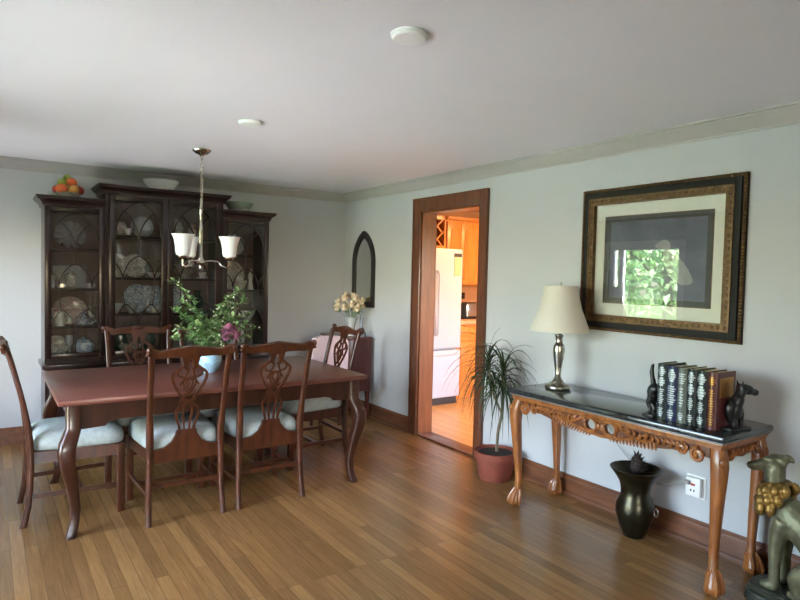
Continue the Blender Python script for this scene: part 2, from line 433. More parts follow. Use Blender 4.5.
# ------------------------------------------------------------------ dining chairs
YB = [(0, -.262), (.12, -.237), (.3, -.226), (.47, -.228), (.62, -.246), (.8, -.284), (1.0, -.336), (1.06, -.350)]
UB = [(0, .214), (.3, .205), (.5, .203), (.75, .212), (.9, .214), (1.0, .220), (1.06, .222)]
def yb(z): return interp(YB, z)
def make_chair():
    t = thing('dining_chair', 'x', 'chair', group='carved mahogany dining chairs around the table')
    cu = MB()   # slip seat, domed
    N = 14; rings = []
    def outline(k, ins):
        a = 2 * PI * (k + .5) / 40; c, s_ = math.cos(a), math.sin(a)
        x = math.copysign(abs(c) ** .28, c); y = math.copysign(abs(s_) ** .28, s_)
        w = (.203 + (y + 1) / 2 * .038) - ins
        return (x * w, .022 + y * (.236 - ins))
    for ins, z in ((.010, .4145), (-.004, .424), (-.008, .446), (-.005, .476), (.008, .500), (.030, .516), (.065, .527), (.115, .534), (.17, .537)):
        rings.append([(*outline(k, ins), z) for k in range(40)])
    cu.rings(rings); cu.build('seat_cushion', 'fabric', t, ang=60)
    fr = MB()
    def rail(a, b, z0, z1, th):
        a, b = V((*a, 0)), V((*b, 0)); fr.sweep([V((a.x, a.y, (z0 + z1) / 2)), V((b.x, b.y, (z0 + z1) / 2))], z1 - z0, th, (b - a).cross(V((0, 0, 1))))
    rail((-.215, .236), (.215, .236), .348, .414, .026); rail((-.19, -.222), (.19, -.222), .348, .418, .026)
    for s_ in (-1, 1): rail((s_ * .190, -.21), (s_ * .224, .225), .348, .414, .026)
    fr.build('seat_frame', 'chair', t)
    for s_ in (-1, 1):
        m = MB(); m.loft([(s_ * .224, .236, 0, .019, .019), (s_ * .224, .236, .02, .021, .021), (s_ * .224, .236, .415, .021, .021)], 16, 8); m.build('front_leg', 'chair', t)
        m = MB(); zs = [0, .05, .12, .2, .3, .4, .47, .55, .62, .7, .78, .86, .93, .985, 1.0]
        m.loft([(s_ * interp(UB, z), yb(z), z, .0165 + (.004 if .3 < z < .6 else 0), .0175 - .003 * (z > .6)) for z in zs], 14, 4)
        m.build('back_post', 'chair', t, ang=50)
    # crest rail with eared ends
    m = MB(); us = [-1, -.93, -.85, -.72, -.55, -.38, -.22, -.08, 0]; us = us + [-u for u in reversed(us[:-1])]
    zt = lambda u: .994 + .016 * math.cos(u * PI * .5) ** 2 + .026 * max(0, abs(u) - .72) / .28
    hw = lambda u: .054 - .012 * min(1, max(0, abs(u) - .25) / .3) + .010 * max(0, abs(u) - .75) / .25 + .02 * max(0, 1 - abs(u) / .25)
    pts, wd = [], []
    for u in us:
        z = zt(u); pts.append(V((u * .238, yb(z) - .004 * (1 - u * u) - .014 * max(0, abs(u) - .8) / .2, z - hw(u) * .15))); wd.append(hw(u))
    m.sweep(pts, wd, .026, V((0, 1, .27)))
    for s_ in (-1, 1): m.sph((s_ * .236, yb(1.02) - .016, 1.018), (.015, .018, .019), 10, 8)
    m.sph((0, yb(1.03) + .006, 1.02), (.045, .012, .016), 12, 8)
    m.build('crest_rail', 'chair', t, ang=50)
    # pierced splat of interlaced ribbons
    m = MB(); nrm = V((0, 1, .25))
    def P(u, z): return V((u, yb(z) + .002, z))
    def rib(cs, w=.013, th=.011, both=True, wl=None):
        for s_ in ((1, -1) if both else (1,)):
            pp = smooth_path([P(s_ * u, z) for u, z in cs], 5)
            m.sweep(pp, w if wl is None else [wl[0] + (wl[1] - wl[0]) * k / (len(pp) - 1) for k in range(len(pp))], th + .0008 * s_, nrm)
    # solid top of the vase
    top = [(.062, .995), (.050, .960), (.042, .925), (.046, .905), (.020, .885), (.014, .915), (.006, .948), (0, .955)]
    full = top + [(-u, z) for u, z in reversed(top[:-1])]
    vs = []
    for yo in (.0055, -.0055): vs.append([m.bm.verts.new(P(u, z) + V((0, yo, 0))) for u, z in full])
    m.bm.faces.new(vs[0]); m.bm.faces.new(list(reversed(vs[1]))); n = len(full)
    for k in range(n): m.bm.faces.new((vs[0][k], vs[0][(k + 1) % n], vs[1][(k + 1) % n], vs[1][k]))
    rib([(.043, .912), (.066, .892), (.092, .872), (.097, .845), (.084, .805), (.062, .765), (.040, .730), (.020, .705), (.0, .690)], .016)
    rib([(.070, .885), (.068, .862), (.050, .850), (.020, .842), (-.015, .835), (-.04, .822), (-.052, .80)], .011)
    rib([(.012, .900), (.020, .868), (.034, .83), (.030, .79), (.008, .757), (-.02, .73), (-.045, .700)], .011)
    rib([(.0, .846), (.018, .815), (.006, .78), (.0, .76)], .010)
    rib([(-.045, .735), (-.02, .712), (.02, .688), (.052, .662), (.064, .635), (.058, .595), (.044, .550), (.038, .505)], .013)
    rib([(.0, .700), (.022, .670), (.026, .630), (.018, .570), (.014, .505)], .011)
    m.build('splat', 'chair', t, ang=50)
    m = MB()    # shoe
    sh = [(.19, .424), (.125, .436), (.085, .464), (.062, .500), (.055, .528), (-.055, .528), (-.062, .500), (-.085, .464), (-.125, .436), (-.19, .424), (-.19, .41), (.19, .41)]
    m.prism(sh, [], -.2385, -.2175, Matrix(((1, 0, 0, 0), (0, 0, 1, 0), (0, 1, 0, 0), (0, 0, 0, 1))))
    m.build('splat_shoe', 'chair', t)
    for s_ in (-1, 1):
        m = MB(); m.sweep([(s_ * .207, yb(.16) + .012, .165), (s_ * .224, .218, .165)], .026, .016, (1, 0, 0)); m.build('stretcher', 'chair', t)
    m = MB(); m.sweep([(-.207, .03, .165), (.207, .03, .165)], .024, .016, (0, 1, 0)); m.build('stretcher', 'chair', t)
    m = MB(); m.sweep([(-.19, yb(.21), .215), (.19, yb(.21), .215)], .024, .016, (0, 1, 0)); m.build('stretcher', 'chair', t)
    return t
ch0 = make_chair()
spots = [(-2.832, -1.71, -PI / 2, 'carved mahogany chair at the left end of the table, seen from its side'),
         (-2.292, -2.013, 0, 'carved mahogany chair on the near side of the table, the left one of two'),
         (-1.768, -2.015, 0, 'carved mahogany chair on the near side of the table, the right one of two'),
         (-2.31, -1.30, PI, 'carved mahogany chair on the far side of the table, left of the flowers'),
         (-1.785, -1.30, PI, 'carved mahogany chair on the far side of the table, mostly hidden behind the flowers'),
         (-1.165, -1.52, PI / 2, 'carved mahogany chair at the right end of the table, in front of the small sideboard')]
for k, (x, y, rz, lab) in enumerate(spots):
    o = ch0 if k == 0 else dup(ch0)
    o.location = (x, y, 0); o.rotation_euler = (0, 0, rz); o['label'] = lab

# ------------------------------------------------------------------ china cabinet
CF = -.40
cab = thing('china_cabinet', 'large dark breakfront china cabinet with arched glass doors against the back wall', 'cabinet', (-1.98, -.03, 0))
cx, cyb = -1.98, -.03
def L(p): return (p[0] - cx, p[1] - cyb, p[2])
def cb(m, a, b, bev=0): return m.b2(L(a), L(b), bev)
A0, A1, A2, A3 = -2.885, -2.445, -1.500, -1.045
ZW, ZM = 1.945, 2.070
m = MB()
YK = -.04
cb(m, (A0, YK, .70), (A1, -.03, ZW)); cb(m, (A1, YK, .70), (A2, -.03, ZM)); cb(m, (A2, YK, .70), (A3, -.03, ZW))
m.build('back_panel', 'cabin', cab)
m = MB()
for x0, x1, zt in ((A0, A0 + .02, ZW), (A1 - .012, A1 + .012, ZM), (A2 - .012, A2 + .012, ZM), (A3 - .02, A3, ZW)):
    yf = -.375 if x0 in (A0, A3 - .02) else CF
    cb(m, (x0, yf, .70), (x1, YK, zt))
cb(m, (A0 + .02, -.375, ZW - .025), (A1 - .012, YK, ZW)); cb(m, (A1 + .012, CF, ZM - .025), (A2 - .012, YK, ZM)); cb(m, (A2 + .012, -.375, ZW - .025), (A3 - .02, YK, ZW))
cb(m, (A0 + .02, -.375, .70), (A1 - .012, YK, .735)); cb(m, (A1 + .012, CF, .70), (A2 - .012, YK, .735)); cb(m, (A2 + .012, -.375, .70), (A3 - .02, YK, .735))
m.build('carcass', 'cab', cab)
def cornice(x0, x1, yf, z0, left, right):
    m = MB()
    pr = [(0, 0), (.012, .0), (.012, .012), (.018, .03), (.034, .046), (.040, .050), (.040, .062), (.046, .066), (.046, .074), (0, .074)]
    pr = [(d * 1.3, h) for d, h in pr]
    cr = lambda d, h: [(x0 - d * left, YK, z0 + h), (x0 - d * left, yf - d, z0 + h), (x1 + d * right, yf - d, z0 + h), (x1 + d * right, YK, z0 + h)]
    m.rings([[L(p) for p in cr(d, h)] for d, h in pr])
    return m.build('cornice', 'cab', cab, ang=20)
cornice(A0, A1 - .012, -.376, ZW, 1, 0); cornice(A1 - .012, A2 + .012, CF - .001, ZM, 1, 1); cornice(A2 + .012, A3, -.376, ZW, 0, 1)
def shelf(x0, x1, z, yf):
    m = MB(); cb(m, (x0, yf, z - .018), (x1, YK, z)); m.build('shelf', 'cab', cab)
SHW = (1.617, 1.291, .988); SHM = (1.741, 1.388, 1.083)
for z in SHW: shelf(A0 + .0205, A1 - .0125, z, -.34); shelf(A2 + .0125, A3 - .0205, z, -.34)
for z in SHM: shelf(A1 + .0125, A2 - .0125, z, -.365)
def door(x0, x1, z0, z1, yf, st, name_handle):
    """glazed door with pointed-arch tracery; frame > glass, mullions, handle"""
    fr = MB(); th = .022
    cb(fr, (x0, yf - th, z0), (x0 + st, yf, z1), .003); cb(fr, (x1 - st, yf - th, z0), (x1, yf, z1), .003)
    cb(fr, (x0 + st, yf - th, z0), (x1 - st, yf, z0 + st * .9), .003); cb(fr, (x0 + st, yf - th, z1 - st * .9), (x1 - st, yf, z1), .003)
    o = fr.build('glass_door', 'cab', cab)
    gx0, gx1, gz0, gz1 = x0 + st, x1 - st, z0 + st * .9, z1 - st * .9
    g = MB(); cb(g, (gx0, yf - .011, gz0), (gx1, yf - .008, gz1)); g.build('glass', 'cabglass', o)
    w, h = gx1 - gx0, gz1 - gz0; t = MB(); n = (0, 1, 0)
    def rib(cs, wd=.0095):
        for s_ in (1, -1):
            pp = smooth_path([L((gx0 + w * (.5 + s_ * u), yf - .016, gz0 + h * v)) for u, v in cs], 4)
            t.sweep(pp, wd, .010 + .0006 * s_, n)
    rib([(.5, .76), (.47, .84), (.37, .91), (.2, .965), (0, .995)])
    rib([(0, .765), (.07, .83), (.18, .885), (.33, .93)])
    rib([(0, .765), (0.001, .70), (.0, .635)], .0085)
    rib([(0, .635), (.12, .615), (.24, .575), (.32, .52), (.345, .485)])
    rib([(.5, .58), (.44, .56), (.37, .52), (.345, .485)])
    rib([(.345, .485), (.345, .42), (.3, .31)], .007)
    rib([(0, .19), (.07, .245), (.17, .285), (.27, .31), (.36, .285), (.45, .24), (.5, .19)])
    rib([(0, .19), (.0, .1), (.0, .0)], .007)
    t.build('mullions', 'cab', o)
    k = MB(); kx = x1 - st * .5 if name_handle > 0 else x0 + st * .5
    k.sph(L((kx, yf - th - .008, z0 + (z1 - z0) * .35)), (.006, .009, .006), 10, 8); k.build('knob', 'bronze', o)
door(A0 + .001, A1 - .013, .737, ZW - .002, -.376, .043, 1)
mc = (A1 + A2) / 2
door(A1 + .013, mc - .001, .737, ZM - .002, CF - .001, .048, 1); door(mc + .001, A2 - .013, .737, ZM - .002, CF - .001, .048, -1)
door(A2 + .013, A3 - .001, .737, ZW - .002, -.376, .044, -1)
m = MB()   # waist moulding and lower cupboard
cb(m, (A0 - .02, -.455, .66), (A1, -.03, .699), .006); cb(m, (A1, -.485, .66), (A2, -.03, .699), .006); cb(m, (A2, -.455, .66), (A3 + .02, -.03, .699), .006)
m.build('waist_ledge', 'cab', cab)
m = MB(); cb(m, (A0, -.43, .10), (A1, -.03, .659)); cb(m, (A1, -.46, .10), (A2, -.03, .659)); cb(m, (A2, -.43, .10), (A3, -.03, .659))
cb(m, (A0 - .012, -.445, 0), (A1, -.035, .0995), .004); cb(m, (A1, -.475, 0), (A2, -.035, .0995), .004); cb(m, (A2, -.445, 0), (A3 + .012, -.035, .0995), .004)
m.build('lower_cupboard', 'cab', cab)
for x0, x1, yf in ((A0 + .02, A1 - .015, -.431), (A1 + .02, mc - .003, -.461), (mc + .003, A2 - .02, -.461), (A2 + .015, A3 - .02, -.431)):
    m = MB(); cb(m, (x0, yf - .014, .13), (x1, yf, .64), .004); cb(m, (x0 + .06, yf - .020, .19), (x1 - .06, yf - .0135, .58), .003)
    o = m.build('cupboard_door', 'cab', cab)
    k = MB(); k.sph(L(((x0 + x1) / 2 + .13, yf - .024, .40)), (.009, .010, .009), 10, 8); k.build('knob', 'brass', o)

# ------------------------------------------------------------------ china on the shelves
def put(m, name, mat, loc, label, cat, group, rz=0):
    o = m.build(name, mat, None, loc, 40, (0, 0, rz)); tag(o, label, cat, group); return o
TILT = Matrix.Rotation(math.radians(78), 4, 'X')
def plate(r, mat, x, y, z, label, group, sx=1, name='plate', cat='plate', rim=.6):
    m = MB(); pr = [(0.001, .0), (r * rim, .0), (r * .8, .008), (r, .018), (r * .99, .022), (r * .8, .013), (r * rim, .005), (.001, .005)]
    m.lathe(pr, (0, 0, 0), 32, None, sx, 1, False)
    for v in m.bm.verts: v.co = TILT @ v.co
    lo = min(v.co.z for v in m.bm.verts)
    for v in m.bm.verts: v.co.z -= lo
    return put(m, name, mat, (x, y, z), label, cat, group)
def bowl(r, h, mat, x, y, z, label, group, name='bowl', cat='bowl', foot=.45):
    m = MB(); m.lathe([(.001, 0), (r * foot, 0), (r * foot, h * .1), (r * .7, h * .35), (r * .93, h * .75), (r, h), (r * .96, h), (r * .88, h * .75), (r * .62, h * .38), (.001, h * .2)], (0, 0, 0), 28, None, 1, 1, False)
    return put(m, name, mat, (x, y, z), label, cat, group)
def cup(r, h, mat, x, y, z, label, group, rz=0, name='teacup', saucer=True):
    t = thing(name, label, 'cup', (x, y, z), rz, group)
    b = MB(); b.lathe([(.001, .006), (r * .5, .006), (r * .85, h * .45), (r, h), (r * .94, h), (r * .78, h * .45), (.001, .014)], (0, 0, 0), 20, None, 1, 1, False); b.build('cup_body', mat, t)
    k = MB(); k.tube(smooth_path([(r * .9, 0, h * .85), (r * 1.5, 0, h * .8), (r * 1.45, 0, h * .4), (r * .75, 0, h * .3)], 4), .0035, 6); k.build('handle', mat, t)
    if saucer:
        s_ = MB(); s_.lathe([(.001, 0), (r * .9, 0), (r * 1.7, .010), (r * 1.7, .013), (r * .9, .005), (.001, .005)], (0, 0, 0), 24, None, 1, 1, False); s_.build('saucer', mat, t)
    return t
def pot(prof, mat, x, y, z, label, group, name, cat, spout=None, handle=None, lid=True, rz=0):
    t = thing(name, label, cat, (x, y, z), rz, group)
    b = MB(); b.lathe(prof, (0, 0, 0), 24); b.build('pot_body', mat, t)
    if spout: p = MB(); p.tube(smooth_path(spout, 4), [.012 - .006 * k / (4 * (len(spout) - 1)) for k in range(4 * (len(spout) - 1) + 1)], 8); p.build('spout', mat, t)
    if handle: p = MB(); p.tube(smooth_path(handle, 4), .005, 6); p.build('handle', mat, t)
    if lid:
        zt = prof[-1][1]; r = prof[-1][0]; p = MB(); p.lathe([(r * 1.02, zt), (r * .9, zt + .012), (r * .3, zt + .022), (.008, zt + .026), (.011, zt + .036), (.001, zt + .044)], (0, 0, 0), 20); p.build('lid', mat, t)
    return t
G = 'china and crystal in the display cabinet'
zA, zB, zC, zD = 1.617, 1.291, .988, .735
# left wing
def fan_dish(r, x, y, z, label):
    m = MB(); rings = []
    for q, zz in ((.1, .0), (.35, .004), (.7, .016), (1, .032)):
        rings.append([(r * q * (1 + .05 * math.cos(12 * a)) * math.cos(a), r * q * (1 + .05 * math.cos(12 * a)) * math.sin(a), zz + .006 * q * math.cos(12 * a)) for a in [2 * PI * k / 72 for k in range(72)]])
    m.rings(rings, True, False)
    for v in list(m.bm.verts): v.co = TILT @ v.co
    lo = min(v.co.z for v in m.bm.verts)
    for v in m.bm.verts: v.co.z -= lo
    return put(m, 'crystal_dish', 'crystal', (x, y, z), label, 'dish', G)
fan_dish(.115, -2.685, -.115, zA, 'large scalloped cut crystal dish on the top shelf of the left wing')
m = MB(); m.b2((-.125, -.008, 0), (.125, .008, .19), .006)
for v in m.bm.verts: v.co.y += v.co.z * .2
put(m, 'crystal_tray', 'crystal', (-2.685, -.13, zB), 'upright square cut crystal tray on the second shelf of the left wing', 'tray', G)
pot([(.001, 0), (.045, 0), (.048, .008), (.02, .02), (.034, .05), (.048, .085), (.044, .11), (.026, .125)], 'floral', -2.69, -.235, zB, 'small pale lidded urn in front of the square crystal tray', G, 'lidded_urn', 'urn')
cup(.026, .045, 'white', -2.555, -.26, zB, 'white teacup at the right end of the second shelf of the left wing', G)
m = MB(); m.lathe([(.001, 0), (.022, 0), (.03, .03), (.026, .06), (.014, .085), (.018, .105), (.001, .105)], (0, 0, 0), 20); put(m, 'bud_vase', 'crystal', (-2.82, -.24, zB), 'small glass bud vase at the left end of the second shelf of the left wing', 'vase', G)
plate(.118, 'rose', -2.685, -.12, zC, 'large flower-painted plate standing on the third shelf of the left wing', G, 1.1)
plate(.075, 'rose', -2.79, -.20, zC, 'smaller round plate left of the large flowered plate in the left wing', G)
pot([(.001, 0), (.03, 0), (.042, .03), (.045, .055), (.032, .085), (.036, .11)], 'white', -2.765, -.27, zC, 'white cream pitcher on the third shelf of the left wing', G, 'pitcher', 'pitcher', None, [(.034, 0, .1), (.068, 0, .09), (.066, 0, .04), (.038, 0, .025)], False)
pot([(.001, 0), (.04, 0), (.06, .03), (.062, .055), (.04, .08), (.028, .085)], 'delft', -2.60, -.26, zC, 'round blue and white teapot on the third shelf of the left wing', G, 'teapot', 'teapot', [(-.05, 0, .03), (-.085, 0, .05), (-.1, 0, .085)], [(.05, 0, .075), (.095, 0, .07), (.09, 0, .03), (.05, 0, .02)])
m = MB(); m.lathe([(.001, 0), (.022, 0), (.02, .02), (.010, .05), (.016, .08), (.018, .11), (.008, .13), (.012, .15), (.001, .168)], (0, 0, 0), 16); put(m, 'figurine', 'white', (-2.535, -.17, zC), 'tall thin white figurine at the right of the third shelf of the left wing', 'figurine', G)
m = MB(); m.lathe([(.001, 0), (.028, 0), (.032, .04), (.022, .075), (.018, .11), (.022, .12), (.001, .12)], (0, 0, 0), 18); put(m, 'china_vase', 'delft', (-2.842, -.25, zC), 'small blue vase at the left end of the third shelf of the left wing', 'vase', G)
plate(.085, 'floral', -2.785, -.17, zD, 'grey patterned round plate on the bottom shelf of the left wing', G)
m = MB(); m.lathe([(.001, 0), (.034, 0), (.03, .006), (.006, .014), (.006, .07), (.024, .09), (.036, .13), (.034, .17), (.030, .17), (.030, .13), (.018, .098), (.001, .092)], (0, 0, 0), 20, None, 1, 1, False); put(m, 'goblet', 'crystal', (-2.70, -.24, zD), 'crystal goblet in the middle of the bottom shelf of the left wing', 'goblet', G)
pot([(.001, 0), (.05, 0), (.075, .04), (.082, .08), (.07, .11), (.055, .118)], 'delft', -2.59, -.22, zD, 'big blue and white lidded tureen on the bottom shelf of the left wing', G, 'tureen', 'tureen')
bowl(.04, .04, 'crystal', -2.785, -.30, zD, 'tiny crystal bowl in front of the grey patterned plate', G)
# middle, left door
zA, zB, zC = SHM
m = MB(); m.b2((-.055, -.03, 0), (.055, .03, .055), .006); m.prism([(-.06, .055), (.06, .055), (.03, .115), (-.03, .115)], [], -.034, .034, Matrix(((1, 0, 0, 0), (0, 0, 1, 0), (0, 1, 0, 0), (0, 0, 0, 1))))
put(m, 'china_cottage', 'rose', (-2.325, -.24, zA), 'pinkish cottage ornament on the top shelf behind the left middle door', 'ornament', G)
cup(.034, .062, 'white', -2.265, -.31, zA, 'white mug on the top shelf beside the cottage ornament', G, PI / 3, 'mug', False)
plate(.095, 'crystal', -2.125, -.13, zA, 'glass plate on the top shelf right of the white mug', G)
plate(.105, 'floral', -2.33, -.14, zB, 'cream plate at the left of the second shelf behind the left middle door', G)
plate(.105, 'floral', -2.18, -.12, zB, 'cream plate at the centre of the second shelf behind the left middle door', G)
bowl(.06, .05, 'white', -2.045, -.26, zB, 'white bowl at the right of the second shelf behind the left middle door', G)
m = MB(); m.lathe([(.001, 0), (.03, 0), (.022, .01), (.018, .05), (.03, .09), (.012, .13), (.016, .16), (.001, .16)], (0, 0, 0), 16); put(m, 'glass_bottle', 'greenglass', (-2.075, -.15, zB), 'thin green glass bottle behind the white bowl', 'bottle', G)
plate(.125, 'delft', -2.155, -.12, zC, 'large blue and white plate on the third shelf behind the left middle door', G)
m = MB(); m.b2((-.055, -.006, 0), (.055, .006, .235), .004)
for v in m.bm.verts: v.co.y += v.co.z * .12
put(m, 'china_tile', 'delft', (-2.04, -.19, zC), 'tall narrow blue tinted panel right of the large blue plate', 'panel', G)
bowl(.062, .085, 'crystal', -2.345, -.25, zC, 'cut crystal bowl at the left of the third shelf behind the left middle door', G)
bowl(.048, .075, 'crystal', -2.235, -.29, zC, 'smaller crystal bowl beside the cut crystal bowl on the third shelf', G)
cup(.034, .05, 'white', -2.055, -.31, zC, 'white teacup in front of the tall blue panel', G)
plate(.10, 'darkgreen', -2.34, -.14, zD, 'dark green glass plate at the left of the bottom shelf behind the left middle door', G)
plate(.10, 'darkgreen', -2.11, -.14, zD, 'dark green glass plate at the right of the bottom shelf behind the left middle door', G)
bowl(.095, .075, 'floral', -2.24, -.27, zD, 'patterned serving bowl between the dark green plates', G)
# middle, right door
plate(.10, 'floral', -1.875, -.13, zA, 'pale plate on the top shelf behind the right middle door', G)
pot([(.001, 0), (.03, 0), (.042, .04), (.036, .08), (.022, .11), (.026, .135)], 'rose', -1.72, -.25, zA, 'small pale jug on the top shelf behind the right middle door', G, 'jug', 'jug', None, [(.024, 0, .125), (.06, 0, .11), (.058, 0, .06), (.04, 0, .04)], False)
pot([(.001, 0), (.055, 0), (.06, .01), (.04, .02), (.085, .06), (.1, .10), (.085, .13), (.07, .135)], 'floral', -1.79, -.23, zB, 'big cream tureen on the second shelf behind the chandelier', G, 'tureen', 'tureen')
pot([(.001, 0), (.03, 0), (.045, .04), (.035, .075), (.03, .085)], 'white', -1.925, -.26, zB, 'white sugar bowl left of the cream tureen', G, 'sugar_bowl', 'bowl')
cup(.034, .06, 'white', -1.635, -.28, zB, 'white cup at the right of the second shelf behind the right middle door', G)
plate(.125, 'delft', -1.88, -.12, zC, 'large blue plate behind the flowers on the third shelf', G)
m = MB(); m.lathe([(.001, 0), (.04, 0), (.06, .05), (.05, .12), (.025, .17), (.03, .2), (.001, .2)], (0, 0, 0), 20); put(m, 'china_vase', 'darkgreen', (-1.66, -.22, zC), 'dark green vase on the third shelf behind the right middle door', 'vase', G)
bowl(.09, .09, 'floral', -1.85, -.24, zD, 'patterned bowl at the left of the bottom shelf behind the right middle door', G)
plate(.1, 'floral', -1.65, -.14, zD, 'patterned plate at the right of the bottom shelf behind the right middle door', G)
# right wing
zA, zB, zC = SHW
plate(.105, 'crystal', -1.30, -.13, zA, 'round cut crystal plate on the top shelf of the right wing', G)
plate(.145, 'floral', -1.335, -.12, zB, 'large ribbed cream plate on the second shelf of the right wing', G)
bowl(.075, .085, 'floral', -1.285, -.27, zB, 'cream bowl in front of the large ribbed plate', G)
m = MB(); m.lathe([(.001, 0), (.03, 0), (.026, .03), (.016, .08), (.024, .12), (.022, .15), (.01, .165), (.016, .185), (.001, .205)], (0, 0, 0), 16); put(m, 'figurine', 'white', (-1.165, -.24, zB), 'white standing figurine at the right of the second shelf of the right wing', 'figurine', G)
bowl(.085, .10, 'crystal', -1.20, -.24, zC, 'crystal bowl on the third shelf of the right wing', G)
plate(.1, 'floral', -1.365, -.13, zC, 'pale plate on the third shelf of the right wing, behind the pink flower', G)
plate(.1, 'crystal', -1.28, -.14, zD, 'glass plate on the bottom shelf of the right wing', G)
# on top of the cabinet
fx, fy, fz = -2.705, -.205, ZW + .0745
m = MB(); m.lathe([(.001, 0), (.055, 0), (.055, .010), (.07, .018), (.092, .044), (.096, .050), (.090, .050), (.066, .026), (.001, .020)], (0, 0, 0), 28, None, 1, 1, False)
put(m, 'fruit_bowl', 'floral', (fx, fy, fz), 'pale footed bowl heaped with fruit on the left wing of the cabinet', 'bowl', None)
M['orange'] = plain('orange_peel', (226, 108, 52), .5, var=.1); M['apple'] = plain('red_apple', (186, 58, 44), .4, var=.2); M['lime'] = plain('green_apple', (150, 170, 66), .4, var=.15); M['peach'] = plain('peach_skin', (222, 160, 78), .6, var=.2)
fr = [('orange', 'orange', -.052, -.046, .076, .043, 'orange fruit at the front left of the fruit bowl'), ('peach', 'peach', .034, -.052, .074, .041, 'yellow peach at the front of the fruit bowl'),
      ('apple', 'apple', .082, .016, .078, .038, 'red apple at the right edge of the fruit bowl'), ('apple', 'apple', -.078, .028, .074, .036, 'dark red apple at the left edge of the fruit bowl'),
      ('apple', 'lime', -.040, .002, .128, .038, 'green apple high on the left of the fruit heap'), ('orange', 'orange', .024, -.014, .134, .040, 'orange fruit near the top of the fruit heap'), ('peach', 'peach', .008, .062, .076, .038, 'yellow peach at the back of the fruit bowl'),
      ('apple', 'lime', -.004, .030, .178, .029, 'green apple on the very top of the fruit heap')]
for nm, mt, dx, dy, dz, r, lab in fr:
    t = tag(MB().sph((0, 0, 0), (r, r, r * .94), 16, 12).build(nm, mt, None, (fx + dx, fy + dy, fz + dz)), lab, 'fruit', 'fruit heaped in the bowl on the cabinet')
    s_ = MB(); s_.tube([(0, 0, r * .9), (.003, 0, r * 1.12)], .002, 5); s_.build('stem', 'bark', t)
bowl(.150, .098, 'white', -1.985, -.215, ZM + .0745, 'wide white bowl on top of the middle of the cabinet', None, 'serving_bowl', 'bowl', .8)
bowl(.135, .095, 'greenglass', -1.275, -.205, ZW + .0745, 'green tinted glass bowl on the right wing of the cabinet', None, 'glass_bowl', 'bowl', .8)

# ------------------------------------------------------------------ chandelier
hx_, hy_ = -1.975, -1.40
cd = thing('chandelier', 'brushed nickel three-arm chandelier with white bell glass shades hanging over the table', 'chandelier', (hx_, hy_, H))
m = MB(); m.lathe([(.001, -.001), (.066, -.001), (.064, -.010), (.045, -.026), (.018, -.036), (.010, -.045), (.001, -.045)], (0, 0, 0), 24); m.build('canopy', 'nickel', cd)
m = MB()
for k in range(10):
    z = -.052 - k * .030; R_ = Matrix.Rotation(PI / 2 * (k % 2), 4, 'Z')
    m.tube([R_ @ V((.008 * math.cos(a), 0, z + .018 * math.sin(a))) for a in [2 * PI * j / 12 for j in range(13)]], .0026, 6)
m.tube([(.011, .003, -.04), (.012, .004, -.2), (.010, .002, -.35)], .002, 6)
m.build('chain', 'nickel', cd)
m = MB(); m.lathe([(.001, -.345), (.006, -.345), (.010, -.36), (.010, -.42), (.013, -.425), (.013, -.432), (.010, -.436), (.0105, -.56), (.014, -.565), (.014, -.58), (.0125, -.585), (.013, -.77), (.016, -.775), (.016, -.785), (.001, -.785)], (0, 0, 0), 16); m.build('rod', 'nickel', cd)
m = MB(); m.lathe([(.001, -.762), (.02, -.764), (.03, -.775), (.034, -.79), (.026, -.806), (.014, -.812), (.012, -.824), (.018, -.834), (.012, -.848), (.004, -.858), (.001, -.866)], (0, 0, 0), 20); m.build('hub', 'nickel', cd, (0, 0, -.022))
base_a = math.atan2(-.565, .825)
for k in range(3):
    a = base_a + math.radians(12.5 + 120 * k); d = V((math.cos(a), math.sin(a), 0)); R_ = .200
    m = MB(); pp = smooth_path([d * .02 + V((0, 0, -.785)), d * .09 + V((0, 0, -.776)), d * .125 + V((0, 0, -.785)), d * .150 + V((0, 0, -.812)), d * .188 + V((0, 0, -.824)), d * .200 + V((0, 0, -.800)), d * R_ + V((0, 0, -.765))], 6)
    m.tube(pp, .0065, 8); ao = m.build('arm', 'nickel', cd, (0, 0, -.022))
    m = MB(); m.lathe([(.001, -.772), (.016, -.770), (.030, -.760), (.036, -.750), (.036, -.745), (.001, -.745)], d * R_, 20); m.build('shade_holder', 'nickel', ao)
    m = MB(); m.lathe([(.034, -.746), (.046, -.738), (.050, -.715), (.053, -.68), (.060, -.64), (.072, -.606), (.079, -.598), (.076, -.596), (.057, -.638), (.052, -.68), (.047, -.715), (.03, -.742)], d * R_, 32, None, 1, 1, False); m.build('glass_shade', 'frost', ao)
    m = MB(); m.lathe([(.001, -.74), (.012, -.74), (.014, -.70), (.022, -.675), (.016, -.65), (.001, -.64)], d * R_, 14); m.build('bulb', 'plastic', ao)

